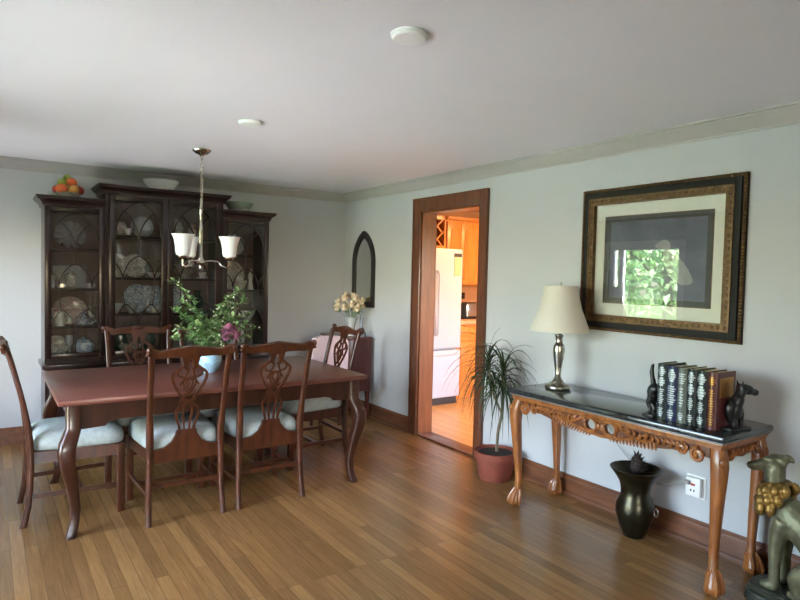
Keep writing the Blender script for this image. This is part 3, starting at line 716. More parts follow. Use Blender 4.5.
# ------------------------------------------------------------------ flowers on the dining table
vx, vy, vz = -1.985, -1.665, .7605
m = MB(); m.lathe([(.001, 0), (.045, 0), (.047, .006), (.066, .03), (.083, .065), (.086, .09), (.078, .122), (.058, .148), (.046, .156), (.046, .165), (.040, .165), (.040, .150), (.001, .12)], (0, 0, 0), 32)
put(m, 'ball_vase', 'jar', (vx, vy, vz), 'round pale blue vase on the dining table under the flowers', 'vase', None)
bq = thing('flower_arrangement', 'loose arrangement of greenery with white sprigs and a pink bloom in the blue vase', 'flowers', (vx, vy, vz + .125))
r2 = random.Random(11)
tips = [(-.24, .02, .50), (-.23, .03, .30), (-.19, -.03, .36), (-.21, .02, .18), (-.16, .05, .26), (-.10, -.03, .20), (-.13, -.08, .14), (-.06, -.10, .10), (-.05, .06, .27), (.02, .04, .18), (.08, .03, .32), (.16, .02, .40), (.21, -.01, .44), (.25, .03, .36), (.29, .02, .27), (.33, 0, .17), (.30, .05, .10), (.24, -.05, .20), (.16, -.04, .26), (.20, .06, .12), (.12, -.08, .14), (.02, -.1, .12), (-.02, -.05, .22), (-.25, -.02, .12), (-.02, .1, .15), (.06, -.06, .06), (-.1, .1, .1)]
st, lf, lp, wb = MB(), MB(), MB(), MB()
for k, tp in enumerate(tips):
    e = V(tp); p0 = V((e.x * .06, e.y * .06, -.02)); mid = V((e.x * .42, e.y * .4, e.z * .62 + .03))
    pp = smooth_path([p0, V((e.x * .1, e.y * .1, .05)), mid, e], 6); st.tube(pp, .0018, 5)
    right = e.x > .02
    for i in range(7, len(pp)):
        for q in range(5):
            d = V((r2.uniform(-1, 1), r2.uniform(-1, 1), r2.uniform(-.4, .8))); L_ = r2.uniform(.024, .06)
            (lp if r2.random() < (.45 if e.x > .05 or k < 2 else .28) else lf).leaf(pp[i] + d * .008, d, L_, L_ * r2.uniform(.35, .6))
        if r2.random() < (.5 if right or k == 0 else .22):
            c = pp[i] + V((r2.uniform(-.03, .03), r2.uniform(-.03, .03), r2.uniform(-.01, .03)))
            wb.sph(c, r2.uniform(.004, .007), 6, 5)
st.build('stems', 'leaf', bq); lf.build('foliage', 'leaf', bq, ang=180); lp.build('pale_foliage', 'leafp', bq, ang=180); wb.build('white_sprigs', 'blossom', bq)['kind'] = 'stuff'
def bloom(m, c, r, n=22, seed=1, up=(0, -.6, .6)):
    q = random.Random(seed); up = V(up).normalized()
    for k in range(n):
        d = V((q.gauss(0, 1), q.gauss(0, 1), q.gauss(0, 1))).normalized() + up * .75
        m.leaf(V(c) + d * r * .1, d, r * q.uniform(.8, 1.15), r * q.uniform(.5, .8), None, .35)
    m.sph(c, r * .45, 10, 8)
for i, (c, r) in enumerate((((.105, -.09, .165), .062), ((.155, -.08, .125), .045), ((.075, -.10, .115), .042))):
    m = MB(); bloom(m, c, r, 26, i + 3); m.build('pink_bloom', 'pinkbl', bq, ang=180)

# ------------------------------------------------------------------ sideboard, mirror, what stands on it
SX0, SX1, SY0, SY1 = -.335, -.035, -.665, -.12
sb = thing('sideboard', 'small dark red wooden sideboard with tapered legs under the arched mirror', 'sideboard', ((SX0 + SX1) / 2, (SY0 + SY1) / 2, 0))
sx_, sy_ = (SX1 - SX0) / 2, (SY1 - SY0) / 2
m = MB(); m.b2((-sx_ + .012, -sy_ + .012, .285), (sx_ - .004, sy_ - .012, .81), .003); m.build('case', 'sidebd', sb)
m = MB(); m.b2((-sx_ - .008, -sy_ - .004, .8105), (sx_, sy_ + .008, .832), .005); m.build('top', 'sidebd', sb)
for a in (-1, 1):
    for b in (-1, 1):
        m = MB(); m.loft([(a * (sx_ - .03), b * (sy_ - .035), 0, .013, .013), (a * (sx_ - .03), b * (sy_ - .035), .2845, .021, .021)], 16, 8); m.build('leg', 'sidebd', sb)
for z0, z1 in ((.61, .79), (.42, .595), (.30, .405)):
    m = MB(); m.b2((-sx_ - .004, -sy_ + .04, z0), (-sx_ + .0115, sy_ - .04, z1), .003); o = m.build('drawer', 'sidebd', sb)
    for q in (-.12, .12): k = MB(); k.sph((-sx_ - .013, q, (z0 + z1) / 2), .010, 10, 8); k.build('knob', 'brass', o)
mr = thing('arched_mirror', 'black framed pointed-arch wall mirror above the small sideboard', 'mirror', (0, -.425, 1.125))
def gothic(hw, zb, zs, za, n=12):
    # pointed arch outline, springing at zs, apex at za
    h = za - zs; R = (hw * hw + h * h) / (2 * hw); pts = [(-hw, zb), (hw, zb)]
    a1 = math.atan2(h, R - hw)   # angle at apex seen from the right arc's centre
    for k in range(n + 1):
        a = a1 * k / n; pts.append((hw - R + R * math.cos(a), zs + R * math.sin(a)))
    for k in range(1, n + 1):
        a = a1 * (n - k) / n; pts.append((-hw + R - R * math.cos(a), zs + R * math.sin(a)))
    return pts
MY = Matrix(((0, 0, -1, 0), (1, 0, 0, 0), (0, 1, 0, 0), (0, 0, 0, 1)))   # (u,v,d) -> (-d,u,v)
m = MB(); m.prism(gothic(.215, 0, .46, .79), [gothic(.170, .060, .46, .728)], .001, .028, MY); m.build('frame', 'mirrorframe', mr)
m = MB(); m.prism(gothic(.172, .058, .46, .730), [], .001, .012, MY); m.build('mirror_glass', 'mirror', mr)
# flowers in a glass vase
gx, gy = -.170, -.47
m = MB(); m.lathe([(.001, 0), (.045, 0), (.046, .01), (.030, .03), (.034, .09), (.05, .15), (.064, .19), (.061, .19), (.046, .15), (.030, .09), (.026, .035), (.001, .03)], (0, 0, 0), 24, None, 1, 1, False)
put(m, 'glass_vase', 'crystal', (gx, gy, .8325), 'flared clear glass vase holding cream flowers on the sideboard', 'vase', None)
b2 = thing('flower_bouquet', 'round bunch of cream flowers in the glass vase on the sideboard', 'flowers', (gx, gy, .865))
m = MB(); lf = MB(); r3 = random.Random(5); heads = []
for k in range(17):
    a = k * 2.399; q = math.sqrt((k + .5) / 17); rr = .165 * q; h = .245 + .10 * (1 - q * q) + r3.uniform(-.03, .03)
    hd = V((rr * math.cos(a) - .012, rr * math.sin(a) * 1.1, h)); hd.x = min(hd.x, .095); heads.append(hd)
    m.tube([(hd.x * .08, hd.y * .08, .005), (hd.x * .15, hd.y * .15, .12), tuple(hd)], .002, 5)
    for i in range(3):
        d = V((r3.uniform(-1, 1), r3.uniform(-1, 1), r3.uniform(-.5, .4))); lf.leaf(hd * .85, d, .05, .02)
m.build('stems', 'leaf', b2); lf.build('foliage', 'leaf', b2, ang=180)
for k, hd in enumerate(heads):
    m = MB(); bloom(m, hd, .050, 22, 20 + k, (0, 0, .8)); m.build('blossom', 'cream', b2, ang=180)
m = MB(); m.lathe([(.001, 0), (.05, 0), (.054, .01), (.05, .035), (.028, .07), (.014, .10), (.011, .16), (.017, .19), (.014, .19), (.009, .16), (.010, .10), (.024, .072), (.001, .02)], (0, 0, 0), 24, None, 1, 1, False)
dc = thing('glass_decanter', 'tall-necked clear glass decanter at the near end of the sideboard', 'decanter', (-.125, -.590, .8325))
m.build('decanter_body', 'clearglass', dc)
m = MB(); m.sph((0, 0, .205), (.014, .014, .02), 12, 8); m.build('stopper', 'clearglass', dc)
# pale pink upholstered chair, its back towards the room
pk = thing('slipper_chair', 'pale pink upholstered slipper chair standing in the corner behind the right end chair', 'chair', (-.60, -.62, 0))
m = MB(); ol = [(-.175, .40), (.175, .40), (.188, .75), (.182, .82), (.155, .862), (.08, .878), (-.08, .878), (-.155, .862), (-.182, .82), (-.188, .75)]
m.prism(ol, [], .0, .075, Matrix(((1, 0, 0, 0), (0, 0, 1, -.225), (0, 1, 0, 0), (0, 0, 0, 1)))); m.build('backrest', 'pink', pk)
m = MB(); m.box((0, .045, .36), (.36, .38, .13), .03); m.build('seat', 'pink', pk)
for a in (-1, 1):
    for b in (-.14, .19): m = MB(); m.loft([(a * .15, b, 0, .013, .013), (a * .15, b, .2945, .02, .02)], 12, 6); m.build('leg', 'chair', pk)

# ------------------------------------------------------------------ potted dracaena
px_, py_ = -.205, -2.665
pt = thing('potted_dracaena', 'spiky-leaved dracaena in a terracotta pot between the doorway and the carved table', 'plant', (px_, py_, 0))
m = MB(); m.lathe([(.001, 0), (.112, 0), (.116, .01), (.142, .155), (.154, .158), (.157, .205), (.146, .207), (.142, .19), (.001, .185)], (0, 0, 0), 36); m.build('flower_pot', 'terra', pt)
m = MB(); m.lathe([(.001, .1855), (.141, .188), (.06, .194), (.001, .196)], (0, 0, 0), 24); m.build('soil', 'soil', pt)
m = MB(); m.tube(smooth_path([(.01, 0, .19), (.0, -.02, .35), (.02, -.035, .5), (.015, -.045, .76)], 5), .011, 8); m.tube(smooth_path([(.02, -.03, .48), (-.02, .02, .62), (-.04, .06, .82)], 4), .008, 8); m.build('stem', 'stem', pt)
lv = MB(); r4 = random.Random(3)
def strap(p, az, el, L_, w, droop):
    d = V((math.cos(az) * math.cos(el), math.sin(az) * math.cos(el), math.sin(el))); p = V(p); pts = [p.copy()]; n = 7
    for k in range(n):
        p = p + d * L_ / n; d = (d + V((0, 0, -droop / n))).normalized(); pts.append(p.copy())
    if max(q.x for q in pts) > .185:
        for q in pts: q.x = min(q.x, .185 - .0005)
    sd = V((-math.sin(az), math.cos(az), 0)); prev = None
    for k, q in enumerate(pts):
        t = k / n; ww = w * (.55 + .45 * math.sin(PI * min(1, t * 1.6 + .15))) * (1 - t ** 3) + .0006
        a, b = lv.bm.verts.new(q + sd * ww / 2 + V((0, 0, .0015))), lv.bm.verts.new(q - sd * ww / 2 + V((0, 0, .0015))); c = lv.bm.verts.new(q - V((0, 0, .0012)))
        if prev:
            lv.bm.faces.new((prev[0], prev[2], c, a)); lv.bm.faces.new((prev[2], prev[1], b, c))
        prev = (a, b, c)
for cpt, n_, sc_ in (((.012, -.045, .77), 84, 1.05), ((-.04, .06, .83), 66, 1.0)):
    for k in range(n_):
        t = k / n_; az = k * 2.399 + r4.uniform(-.3, .3); el = -.5 + 1.85 * t + r4.uniform(-.2, .2)
        zz = cpt[2] - .11 + .14 * t
        L_ = r4.uniform(.32, .48) * sc_
        if math.cos(az) > .35: L_ *= .62
        strap((cpt[0], cpt[1], zz), az, el, L_, .014, 2.5 + .7 * (1 - t))
lv.build('foliage', 'leafd', pt, ang=180)

# ------------------------------------------------------------------ carved console table
CX0, CX1, CY0, CY1 = -.515, -.040, -4.455, -3.075
con = thing('console_table', 'carved honey-brown console table with dark marble top along the right wall', 'table', ((CX0 + CX1) / 2, (CY0 + CY1) / 2, 0))
ch, cw = (CY1 - CY0) / 2, (CX1 - CX0) / 2
m = MB(); m.box((0, 0, .7455), (2 * cw, 2 * ch, .033), .012); o = m.build('marble_top', 'marble', con)
m = MB(); m.b2((-cw + .012, -ch + .012, .721), (cw - .004, ch - .012, .7285), .002); m.build('marble_rim', 'marble_edge', con)
m = MB()
fx0, fx1, fy = -cw + .03, cw - .012, ch - .03
for a, b in (((fx0, -fy, .690), (fx0 + .03, fy, .7208)), ((fx1 - .03, -fy, .690), (fx1, fy, .7208)), ((fx0 + .03, -fy, .690), (fx1 - .03, -fy + .03, .7208)), ((fx0 + .03, fy - .03, .690), (fx1 - .03, fy, .7208))): m.b2(a, b)
m.b2((fx0 - .010, -fy - .010, .707), (fx0, fy + .010, .7205), .003); m.b2((fx0, -fy - .010, .707), (fx1, -fy, .7205), .003); m.b2((fx0, fy, .707), (fx1, fy + .010, .7205), .003)
m.build('frame_rail', 'console', con)
def spiral(c, r0, turns, a0, sgn, n=26): return [(c[0] + r0 * (1 - .82 * k / n) * math.cos(a0 + sgn * 2 * PI * turns * k / n), c[1] + r0 * (1 - .82 * k / n) * math.sin(a0 + sgn * 2 * PI * turns * k / n)) for k in range(n + 1)]
def carved(Lh, Mx, feather=True, short=False):
    """pierced carved apron in (u, v) = (along, height), depth d towards the viewer"""
    m = MB(); bd = MB()
    def T(u, v, d=0): return Mx @ V((u, v, d + .004))
    if not short:
        low = [(-Lh, .640), (-Lh + .10, .655), (-Lh + .16, .640), (-.30, .615), (-.22, .622), (-.12, .605), (0, .596), (.12, .605), (.22, .622), (.30, .615), (Lh - .16, .640), (Lh - .10, .655), (Lh, .640)]
        holes = []
        for c in (-.062, .062): holes.append([(c + .032 * math.cos(a), .655 + .028 * math.sin(a)) for a in [2 * PI * k / 18 for k in range(18)]])
        for c, s_ in ((-.155, -1), (.155, 1), (-.235, -1), (.235, 1)): holes.append([(c - s_ * .02, .680), (c, .672), (c + s_ * .018, .656), (c + s_ * .004, .660), (c - s_ * .014, .670)])
    else:
        low = [(-Lh, .640), (-Lh + .05, .650), (0, .632), (Lh - .05, .650), (Lh, .640)]; holes = []
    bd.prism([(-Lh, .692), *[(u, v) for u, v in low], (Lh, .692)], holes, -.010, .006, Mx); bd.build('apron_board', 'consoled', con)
    if not short:
        for c in (-.062, .062):
            m.tube([T(c + .040 * math.cos(a), .655 + .036 * math.sin(a), .008) for a in [2 * PI * k / 20 for k in range(21)]], .0075, 6)
        for s_ in (-1, 1):
            m.tube([T(u * s_, v, .007) for u, v in smooth_path2([(.0, .684), (.04, .694), (.10, .690), (.15, .668), (.20, .645), (.27, .640), (.31, .652)])], .008, 6)
            m.tube([T(u * s_, v, .007) for u, v in smooth_path2([(.0, .606), (.06, .612), (.12, .618), (.20, .636), (.25, .662), (.30, .676)])], .007, 6)
            for k in range(14):       # gadroon leaves along the lower edge
                u = .06 + k * .0205; v = .612 + .018 * (k / 13) ** 1.5
                R_ = Matrix.Rotation(s_ * (-.6), 4, 'Y')
                p = T(u * s_, v, .004); q = T(u * s_ + s_ * .012, v - .020, .006)
                m.tube([T(u * s_, v + .018, .006), p, q], [.006, .009, .004], 6)
            for k in range(5):
                u = .33 + k * .03; m.tube([T(u * s_, .684, .005), T((u + .012) * s_, .668, .008), T((u + .03) * s_, .660 + .001 * k, .005)], [.004, .009, .003], 6)
            m.tube([T((Lh - .052) * s_ + q[0] * s_, .646 + q[1], .012) for q in spiral((0, 0), .036, 1.5, PI / 2, 1)], .0105, 6)
            m.tube([T((Lh - .132) * s_ + q[0] * s_, .658 + q[1], .012) for q in spiral((0, 0), .028, 1.4, PI / 2, -1)], .0095, 6)
            m.sph(T(s_ * .012, .655, .006), (.010, .012, .02), 8, 6)
            for k in range(9):        # acanthus leaves between the scrolls
                u = .17 + k * .034; v = .672 - .004 * (k % 3)
                m.tube(smooth_path([T(s_ * u, v + .012, .004), T(s_ * (u + .014), v, .013), T(s_ * (u + .010), v - .016, .012), T(s_ * (u - .006), v - .022, .004)], 3), [.004, .006, .008, .009, .009, .008, .007, .006, .005, .003], 6)
            for k in range(3):
                u = .10 + .03 * k; m.tube([T(s_ * u, .690, .004), T(s_ * (u + .008), .672, .010), T(s_ * (u + .020), .660, .006)], [.005, .009, .004], 6)
    else:
        for s_ in (-1, 1):
            m.tube([T((Lh - .035) * s_ + q[0] * s_, .655 + q[1], .010) for q in spiral((0, 0), .024, 1.4, PI / 2, 1)], .0075, 6)
            for k in range(4): m.tube([T(s_ * (.012 + k * .028), .682, .005), T(s_ * (.02 + k * .028), .660, .009), T(s_ * (.03 + k * .028), .645, .005)], [.004, .010, .004], 6)
    return m
def smooth_path2(p): return [(q.x, q.y) for q in smooth_path([V((a, b, 0)) for a, b in p], 5)]
LXc, LYc = cw - .048, ch - .055
Fx = Matrix(((0, 0, -1, fx0 + .010), (1, 0, 0, 0), (0, 1, 0, 0), (0, 0, 0, 1)))
carved(LYc - .028, Fx).build('carved_apron', 'console', con)
Ey = Matrix(((1, 0, 0, 0), (0, 0, -1, -fy + .010), (0, 1, 0, 0), (0, 0, 0, 1)))
carved(LXc - .028, Ey, short=True).build('carved_apron', 'console', con)
Ey2 = Matrix(((1, 0, 0, 0), (0, 0, 1, fy - .010), (0, 1, 0, 0), (0, 0, 0, 1)))
carved(LXc - .028, Ey2, short=True).build('carved_apron', 'console', con)
for sx in (-1, 1):
    for sy in (-1, 1):
        bx, by = sx * LXc + (.012 if sx < 0 else -.0), sy * LYc; d = V((sx, sy, 0)) * .7071
        if sx > 0: d = V((0.1, sy, 0)) * .7
        m = MB(); st = [(.6895, 0, .030), (.66, .008, .034), (.61, .020, .036), (.55, .020, .033), (.46, .012, .029), (.36, .004, .025), (.26, -.004, .021), (.17, -.008, .0185), (.11, -.006, .019), (.085, -.002, .024)]
        m.loft([(bx + d.x * o_, by + d.y * o_, z, h_, h_) for z, o_, h_ in st], 16, 3.2)
        for k in range(3): m.sph((bx + d.x * (.052 - .004 * k), by + d.y * (.052 - .004 * k), .635 - k * .035), (.016 - .003 * k, .016 - .003 * k, .024), 8, 6)
        lg = m.build('leg', 'console', con, ang=50)
        fc = V((bx + d.x * .012, by + d.y * .012, .036)); m = MB(); m.sph(fc, (.040, .040, .036), 16, 10); m.loft([(bx, by, .115, .018, .018), (bx + d.x * .006, by + d.y * .006, .085, .030, .030), (fc.x, fc.y, .05, .038, .038)], 16, 2)
        for k in range(5):
            a = math.atan2(d.y, d.x) + (k - 2) * PI * .4; u = V((math.cos(a), math.sin(a), 0))
            m.tube(smooth_path([V((bx, by, .115)) + u * .012, V((bx, by, .092)) + u * .028, fc + u * .036 + V((0, 0, .022)), fc + u * .041 + V((0, 0, -.008)), fc + u * .030 + V((0, 0, -.030))], 3), [.010] * 9 + [.008, .006, .004, .003], 7)
        m.build('claw_foot', 'console', lg)
# table lamp
lz = .7625
lp_ = thing('table_lamp', 'pewter table lamp with a cream bell shade at the doorway end of the carved table', 'lamp', (-.235, -3.245, lz))
m = MB(); m.lathe([(.001, 0), (.078, 0), (.082, .006), (.080, .014), (.055, .030), (.040, .036), (.034, .048), (.024, .062), (.017, .082), (.020, .088), (.017, .095), (.024, .14), (.035, .22), (.038, .25), (.032, .268), (.034, .275), (.026, .282), (.020, .30), (.022, .325), (.028, .335), (.028, .342), (.012, .346), (.010, .36), (.001, .36)], (0, 0, 0), 28); m.build('lamp_base', 'silver', lp_)
m = MB(); pr = [(.188, .368), (.186, .374), (.160, .44), (.132, .515), (.114, .59), (.106, .648), (.106, .654)]
m.lathe(pr + [(r - .003, z) for r, z in reversed(pr)] + [pr[0]], (0, 0, 0), 40, None, 1, 1, False); m.build('lamp_shade', 'shade', lp_)
m = MB(); m.tube([(0, 0, .36), (0, 0, .40)], .014, 10); m.sph((0, 0, .44), (.03, .03, .042), 12, 8); m.build('bulb', 'plastic', lp_)
m = MB()
for a in (0, 2 * PI / 3, 4 * PI / 3): m.tube([(0, 0, .650), (.102 * math.cos(a), .102 * math.sin(a), .646)], .002, 5)
m.tube([(0, 0, .482), (0, 0, .664)], .003, 6); m.sph((0, 0, .668), (.008, .008, .012), 10, 8); m.build('finial', 'silver', lp_)
# books
def book(y, w, h, d, col, bands, lab, panel=None, x0=-.425):
    mt = plain('leather', col, .35, var=.25, scale=30, coat=.2)
    t = thing('book', lab, 'book', (x0 + d / 2, y, lz), 0, 'leather-bound books between the bookends')
    m = MB(); m.b2((-d / 2 + .003, -w / 2 + .004, .004), (d / 2 - .005, w / 2 - .004, h - .005)); m.build('pages', 'paper', t)
    m = MB(); m.b2((-d / 2, -w / 2, 0), (d / 2, -w / 2 + .0035, h)); m.b2((-d / 2, w / 2 - .0035, 0), (d / 2, w / 2, h))
    sp = [(-d / 2 - .012 * math.sin(PI * k / 8) ** .8, -w / 2 + w * k / 8) for k in range(9)]
    m.rings([[(x, y_, z) for x, y_ in sp] + [(-d / 2 + .0025, w / 2, z), (-d / 2 + .0025, -w / 2, z)] for z in (0, h)])
    m.build('cover', mt, t)
    m = MB()
    def strip(z0, z1, f=.8):
        ys = [(-f / 2 + f * k / 6) * w for k in range(7)]
        xs = [-d / 2 - .012 * math.sin(PI * (q / w + .5)) ** .8 for q in ys]
        m.rings([[(x - .0012, y_, z) for x, y_ in zip(xs, ys)] + [(x + .0006, y_, z) for x, y_ in reversed(list(zip(xs, ys)))] for z in (z0, z1)])
    for z0, z1, f in bands: strip(z0 * h, z1 * h, f)
    strip(min(q[0] for q in bands) * h, max(q[1] for q in bands) * h, .03)
    m.build('spine_gilding', 'spinesilver' if not panel else 'gold', t)
    if panel:
        m = MB(); m.b2((-d / 2 + .02, -w / 2 - .0008, h * .55), (d / 2 - .02, -w / 2, h * .90)); m.build('cover_panel', 'gold', t)
M['spinesilver'] = plain('silver_tooling', (178, 186, 192), .4, .3, .3, 60)
def dia(z0, z1, n=5): return [(z0 + (z1 - z0) * k / n + .002, z0 + (z1 - z0) * (k + .86) / n, .3 + .5 * (1 - abs((k + .5) / n * 2 - 1))) for k in range(n)]
def rows(z0, z1, n, f=.6): return [(z0 + (z1 - z0) * k / n, z0 + (z1 - z0) * (k + .55) / n, f * (.6 + .4 * ((k * 7) % 5) / 4)) for k in range(n)]
BK = [(.052, .292, (28, 42, 44), dia(.78, .95) + dia(.60, .76, 4) + rows(.28, .56, 8) + rows(.05, .22, 5), 'dark green leather book at the left end of the row, beside the curled tail bookend', None),
      (.056, .286, (30, 40, 74), dia(.72, .95, 6) + rows(.30, .66, 9, .8) + rows(.05, .22, 4), 'blue leather book, second from the left end of the row', None),
      (.048, .284, (92, 98, 92), rows(.72, .92, 5, .8) + rows(.30, .66, 7, .5) + rows(.06, .2, 4), 'grey leather book, third from the left end of the row', None),
      (.046, .286, (22, 34, 38), dia(.76, .95, 5) + dia(.55, .74, 4) + rows(.28, .5, 6) + rows(.06, .2, 4), 'black-green leather book, fourth from the left end of the row', None),
      (.054, .284, (18, 28, 30), dia(.76, .95, 5) + dia(.50, .74, 5) + rows(.26, .46, 6) + rows(.06, .2, 4), 'black leather book next to the maroon book', None),
      (.046, .284, (84, 40, 42), dia(.78, .93, 4) + rows(.08, .72, 14, .6), 'maroon leather book with a gilt cover panel at the right end of the row', True)]
yy = -4.058
for w, h, col, bd, lab, pn in BK:
    book(yy - w / 2, w, h * .96, .165, col, bd, lab, pn); yy -= w + .001
def remesh(o, vox, sm=6):
    r = o.modifiers.new('remesh', 'REMESH'); r.mode = 'VOXEL'; r.voxel_size = vox; r.use_smooth_shade = True
    s_ = o.modifiers.new('smooth', 'SMOOTH'); s_.factor = .5; s_.iterations = sm
# bookends: tail half and head half of a black beast
t = thing('bookend', 'black bookend shaped as a beast\'s rear with raised curling tail, left of the books', 'bookend', (-.40, -4.024, lz))
m = MB(); m.b2((-.05, -.030, 0), (.07, .0325, .012), .003); m.build('bookend_base', 'black', t)
m = MB(); m.tube(smooth_path([(.0, -.02, .13), (.0, .0, .14), (0, .008, .11), (0, .004, .07)], 4), [.028] * 4 + [.03] * 4 + [.026] * 4 + [.02], 10)
for s_ in (-.02, .02): m.tube(smooth_path([(s_, .0, .10), (s_ * 1.2, .014, .065), (s_ * 1.2, -.002, .035), (s_ * 1.2, .010, .014)], 4), [.018, .018, .017, .016, .014, .012, .011, .010, .010, .010, .011, .012, .012], 8)
m.tube(smooth_path([(0, .0, .14), (0, .006, .18), (0, .016, .22), (0, .014, .25), (0, .008, .268)], 4), [.015] * 5 + [.012] * 5 + [.010] * 4 + [.008, .007, .005], 8)
remesh(m.build('bookend_figure', 'black', t), .004)
t = thing('bookend', 'black bookend shaped as a beast\'s head and chest, right of the books', 'bookend', (-.315, yy - .034, lz), math.radians(-12))
m = MB(); m.b2((-.07, -.032, 0), (.07, .033, .012), .003); m.build('bookend_base', 'black', t)
m = MB(); m.tube(smooth_path([(0, .012, .06), (.0, .005, .10), (.01, .0, .15), (.03, -.004, .19)], 4), [.034] * 5 + [.03] * 4 + [.024] * 4, 10)
for s_ in (-.020, .022): m.tube(smooth_path([(s_, .0, .10), (s_ + .006, -.006, .06), (s_ + .004, -.006, .014)], 4), [.017] * 4 + [.013] * 4 + [.012], 8)
m.tube(smooth_path([(.015, .0, .19), (.045, -.006, .195), (.080, -.012, .182), (.115, -.018, .172)], 4), [.026] * 4 + [.024] * 4 + [.017] * 4 + [.012], 10)
for s_ in (-.012, .012): m.tube([(.022, s_, .205), (.018, s_ * 1.4, .238)], [.009, .003], 6)
m.tube(smooth_path([(-.01, .008, .04), (-.03, .008, .07), (-.035, .006, .11), (-.0, .004, .14)], 3), .022, 8)
remesh(m.build('bookend_figure', 'black', t), .004)

# ------------------------------------------------------------------ floor vase, outlet, cord
fv = thing('floor_vase', 'dark bronze urn with a wide flared mouth on the floor under the carved table', 'vase', (-.195, -3.805, 0))
m = MB(); pr = [(.001, 0), (.058, 0), (.062, .008), (.072, .03), (.092, .085), (.106, .14), (.105, .175), (.094, .21), (.080, .24), (.082, .275), (.092, .315), (.118, .355), (.142, .385), (.144, .392), (.136, .392), (.108, .358), (.082, .32), (.072, .28), (.074, .24), (.09, .2), (.10, .14), (.05, .03), (.001, .02)]
m.lathe(pr, (0, 0, 0), 40, None, 1, 1, False); m.build('vase_body', 'bronze', fv)
for s_ in (-1, 1):
    m = MB(); m.tube([(.02, s_ * (.106 + .012 * (1 + math.sin(a))), .165 + .022 * math.cos(a)) for a in [2 * PI * k / 12 for k in range(13)]], .005, 6); m.build('ring_handle', 'silver', fv)
df = thing('dried_artichoke', 'spiky dark dried flower head standing in the bronze urn', 'dried flower', (-.195, -3.805, .03))
m = MB(); m.tube([(0, 0, 0), (0, 0, .32)], .006, 6); m.build('stem', 'dried', df)
m = MB(); q = random.Random(9)
for k in range(70):
    t_ = k / 70; a = k * 2.399; e = -.3 + 1.6 * t_; d = V((math.cos(a) * math.cos(e), math.sin(a) * math.cos(e), math.sin(e))); m.leaf((d.x * .02, d.y * .02, .33 + .085 * t_), d, q.uniform(.03, .06), .018)
for k in range(26):
    a = k * 2.399; e = q.uniform(-.1, 1.1); d = V((math.cos(a) * math.cos(e), math.sin(a) * math.cos(e), math.sin(e))); m.tube([V((0, 0, .34)), V((0, 0, .34)) + d * .085], [.0018, .0008], 4)
m.sph((0, 0, .38), (.034, .034, .06), 10, 8); m.build('flower_head', 'dried', df, ang=180)
ot = thing('wall_outlet', 'white wall outlet box with a small red light behind the carved table', 'outlet', (-.0005, -4.052, .325))
m = MB(); m.b2((-.006, -.055, -.062), (0, .055, .062), .002); m.build('cover_plate', 'plastic', ot)
m = MB(); m.b2((-.040, -.042, -.05), (-.0062, .042, .054), .006); m.build('plug_adapter', 'plastic', ot)
m = MB(); m.b2((-.0425, -.014, .012), (-.0402, .010, .022)); m.build('indicator', 'red', ot)
m = MB(); m.b2((-.0425, -.012, -.022), (-.0402, -.006, -.010)); m.b2((-.0425, .006, -.022), (-.0402, .012, -.010)); m.build('socket_slots', 'black', ot)
m = MB(); m.tube(smooth_path([(-.050, -4.028, .352), (-.075, -4.0, .345), (-.07, -3.95, .315), (-.05, -3.90, .292), (-.035, -3.82, .285), (-.03, -3.70, .33), (-.028, -3.5, .5), (-.026, -3.36, .70), (-.026, -3.345, .725)], 6), .0032, 6)
m.b2((-.062, -4.040, .340), (-.0435, -4.016, .362), .003)
tag(m.build('power_cord', 'cordm'), 'thin grey cord running from the wall outlet up behind the carved table', 'cord')

# ------------------------------------------------------------------ framed picture
PYc, PZc, PW, PH = -3.745, 1.588, 1.045, .905
pic = thing('framed_picture', 'large gilt and black framed print under glass on the wall above the carved table', 'picture', (-.001, PYc, PZc))
def ring(m, u0, v0, u1, v1, d0, d1):
    m.prism([(-u0, -v0), (u0, -v0), (u0, v0), (-u0, v0)], [[(-u1, -v1), (u1, -v1), (u1, v1), (-u1, v1)]], d0, d1, MY)
hu, hv = PW / 2, PH / 2
m = MB(); ring(m, hu - .028, hv - .028, hu - .062, hv - .062, 0, .030); ring(m, hu - .004, hv - .004, hu - .028, hv - .028, 0, .018); m.build('black_band', 'blackframe', pic)
m = MB(); ring(m, hu - .0625, hv - .0625, hu - .105, hv - .105, 0, .034)
def along(du, st, fn):
    for s_ in (-1, 1):
        n = int((2 * hv - 2 * du) / st)
        for k in range(n + 1): fn(s_ * (hu - du), -hv + du + (2 * hv - 2 * du) * k / n)
        n = int((2 * hu - 2 * du) / st)
        for k in range(1, n): fn(-hu + du + (2 * hu - 2 * du) * k / n, s_ * (hv - du))
along(.084, .034, lambda u, v: m.sph((-.034, u, v), (.006, .011, .011), 8, 6))
for du in (.066, .101): ring(m, hu - du + .004, hv - du + .004, hu - du - .004, hv - du - .004, .030, .038)
m.build('gilt_band', 'goldframe', pic)
m = MB(); along(.013, .017, lambda u, v: m.sph((-.022, u, v), (.010, .010, .010), 8, 6)); m.build('beaded_edge', 'goldframe', pic)
m = MB(); ring(m, hu - .1052, hv - .1052, .345, .268, .004, .010); m.build('mat_board', 'mat', pic)
m = MB(); ring(m, .349, .272, .343, .266, .0102, .013); m.build('gilt_fillet', 'goldframe', pic)
m = MB(); ring(m, .3428, .2658, .312, .236, .003, .009); m.build('dark_liner', 'matin', pic)
m = MB(); m.prism([(-.313, -.237), (.313, -.237), (.313, .237), (-.313, .237)], [], .001, .005, MY); pr_ = m.build('print', 'print', pic)
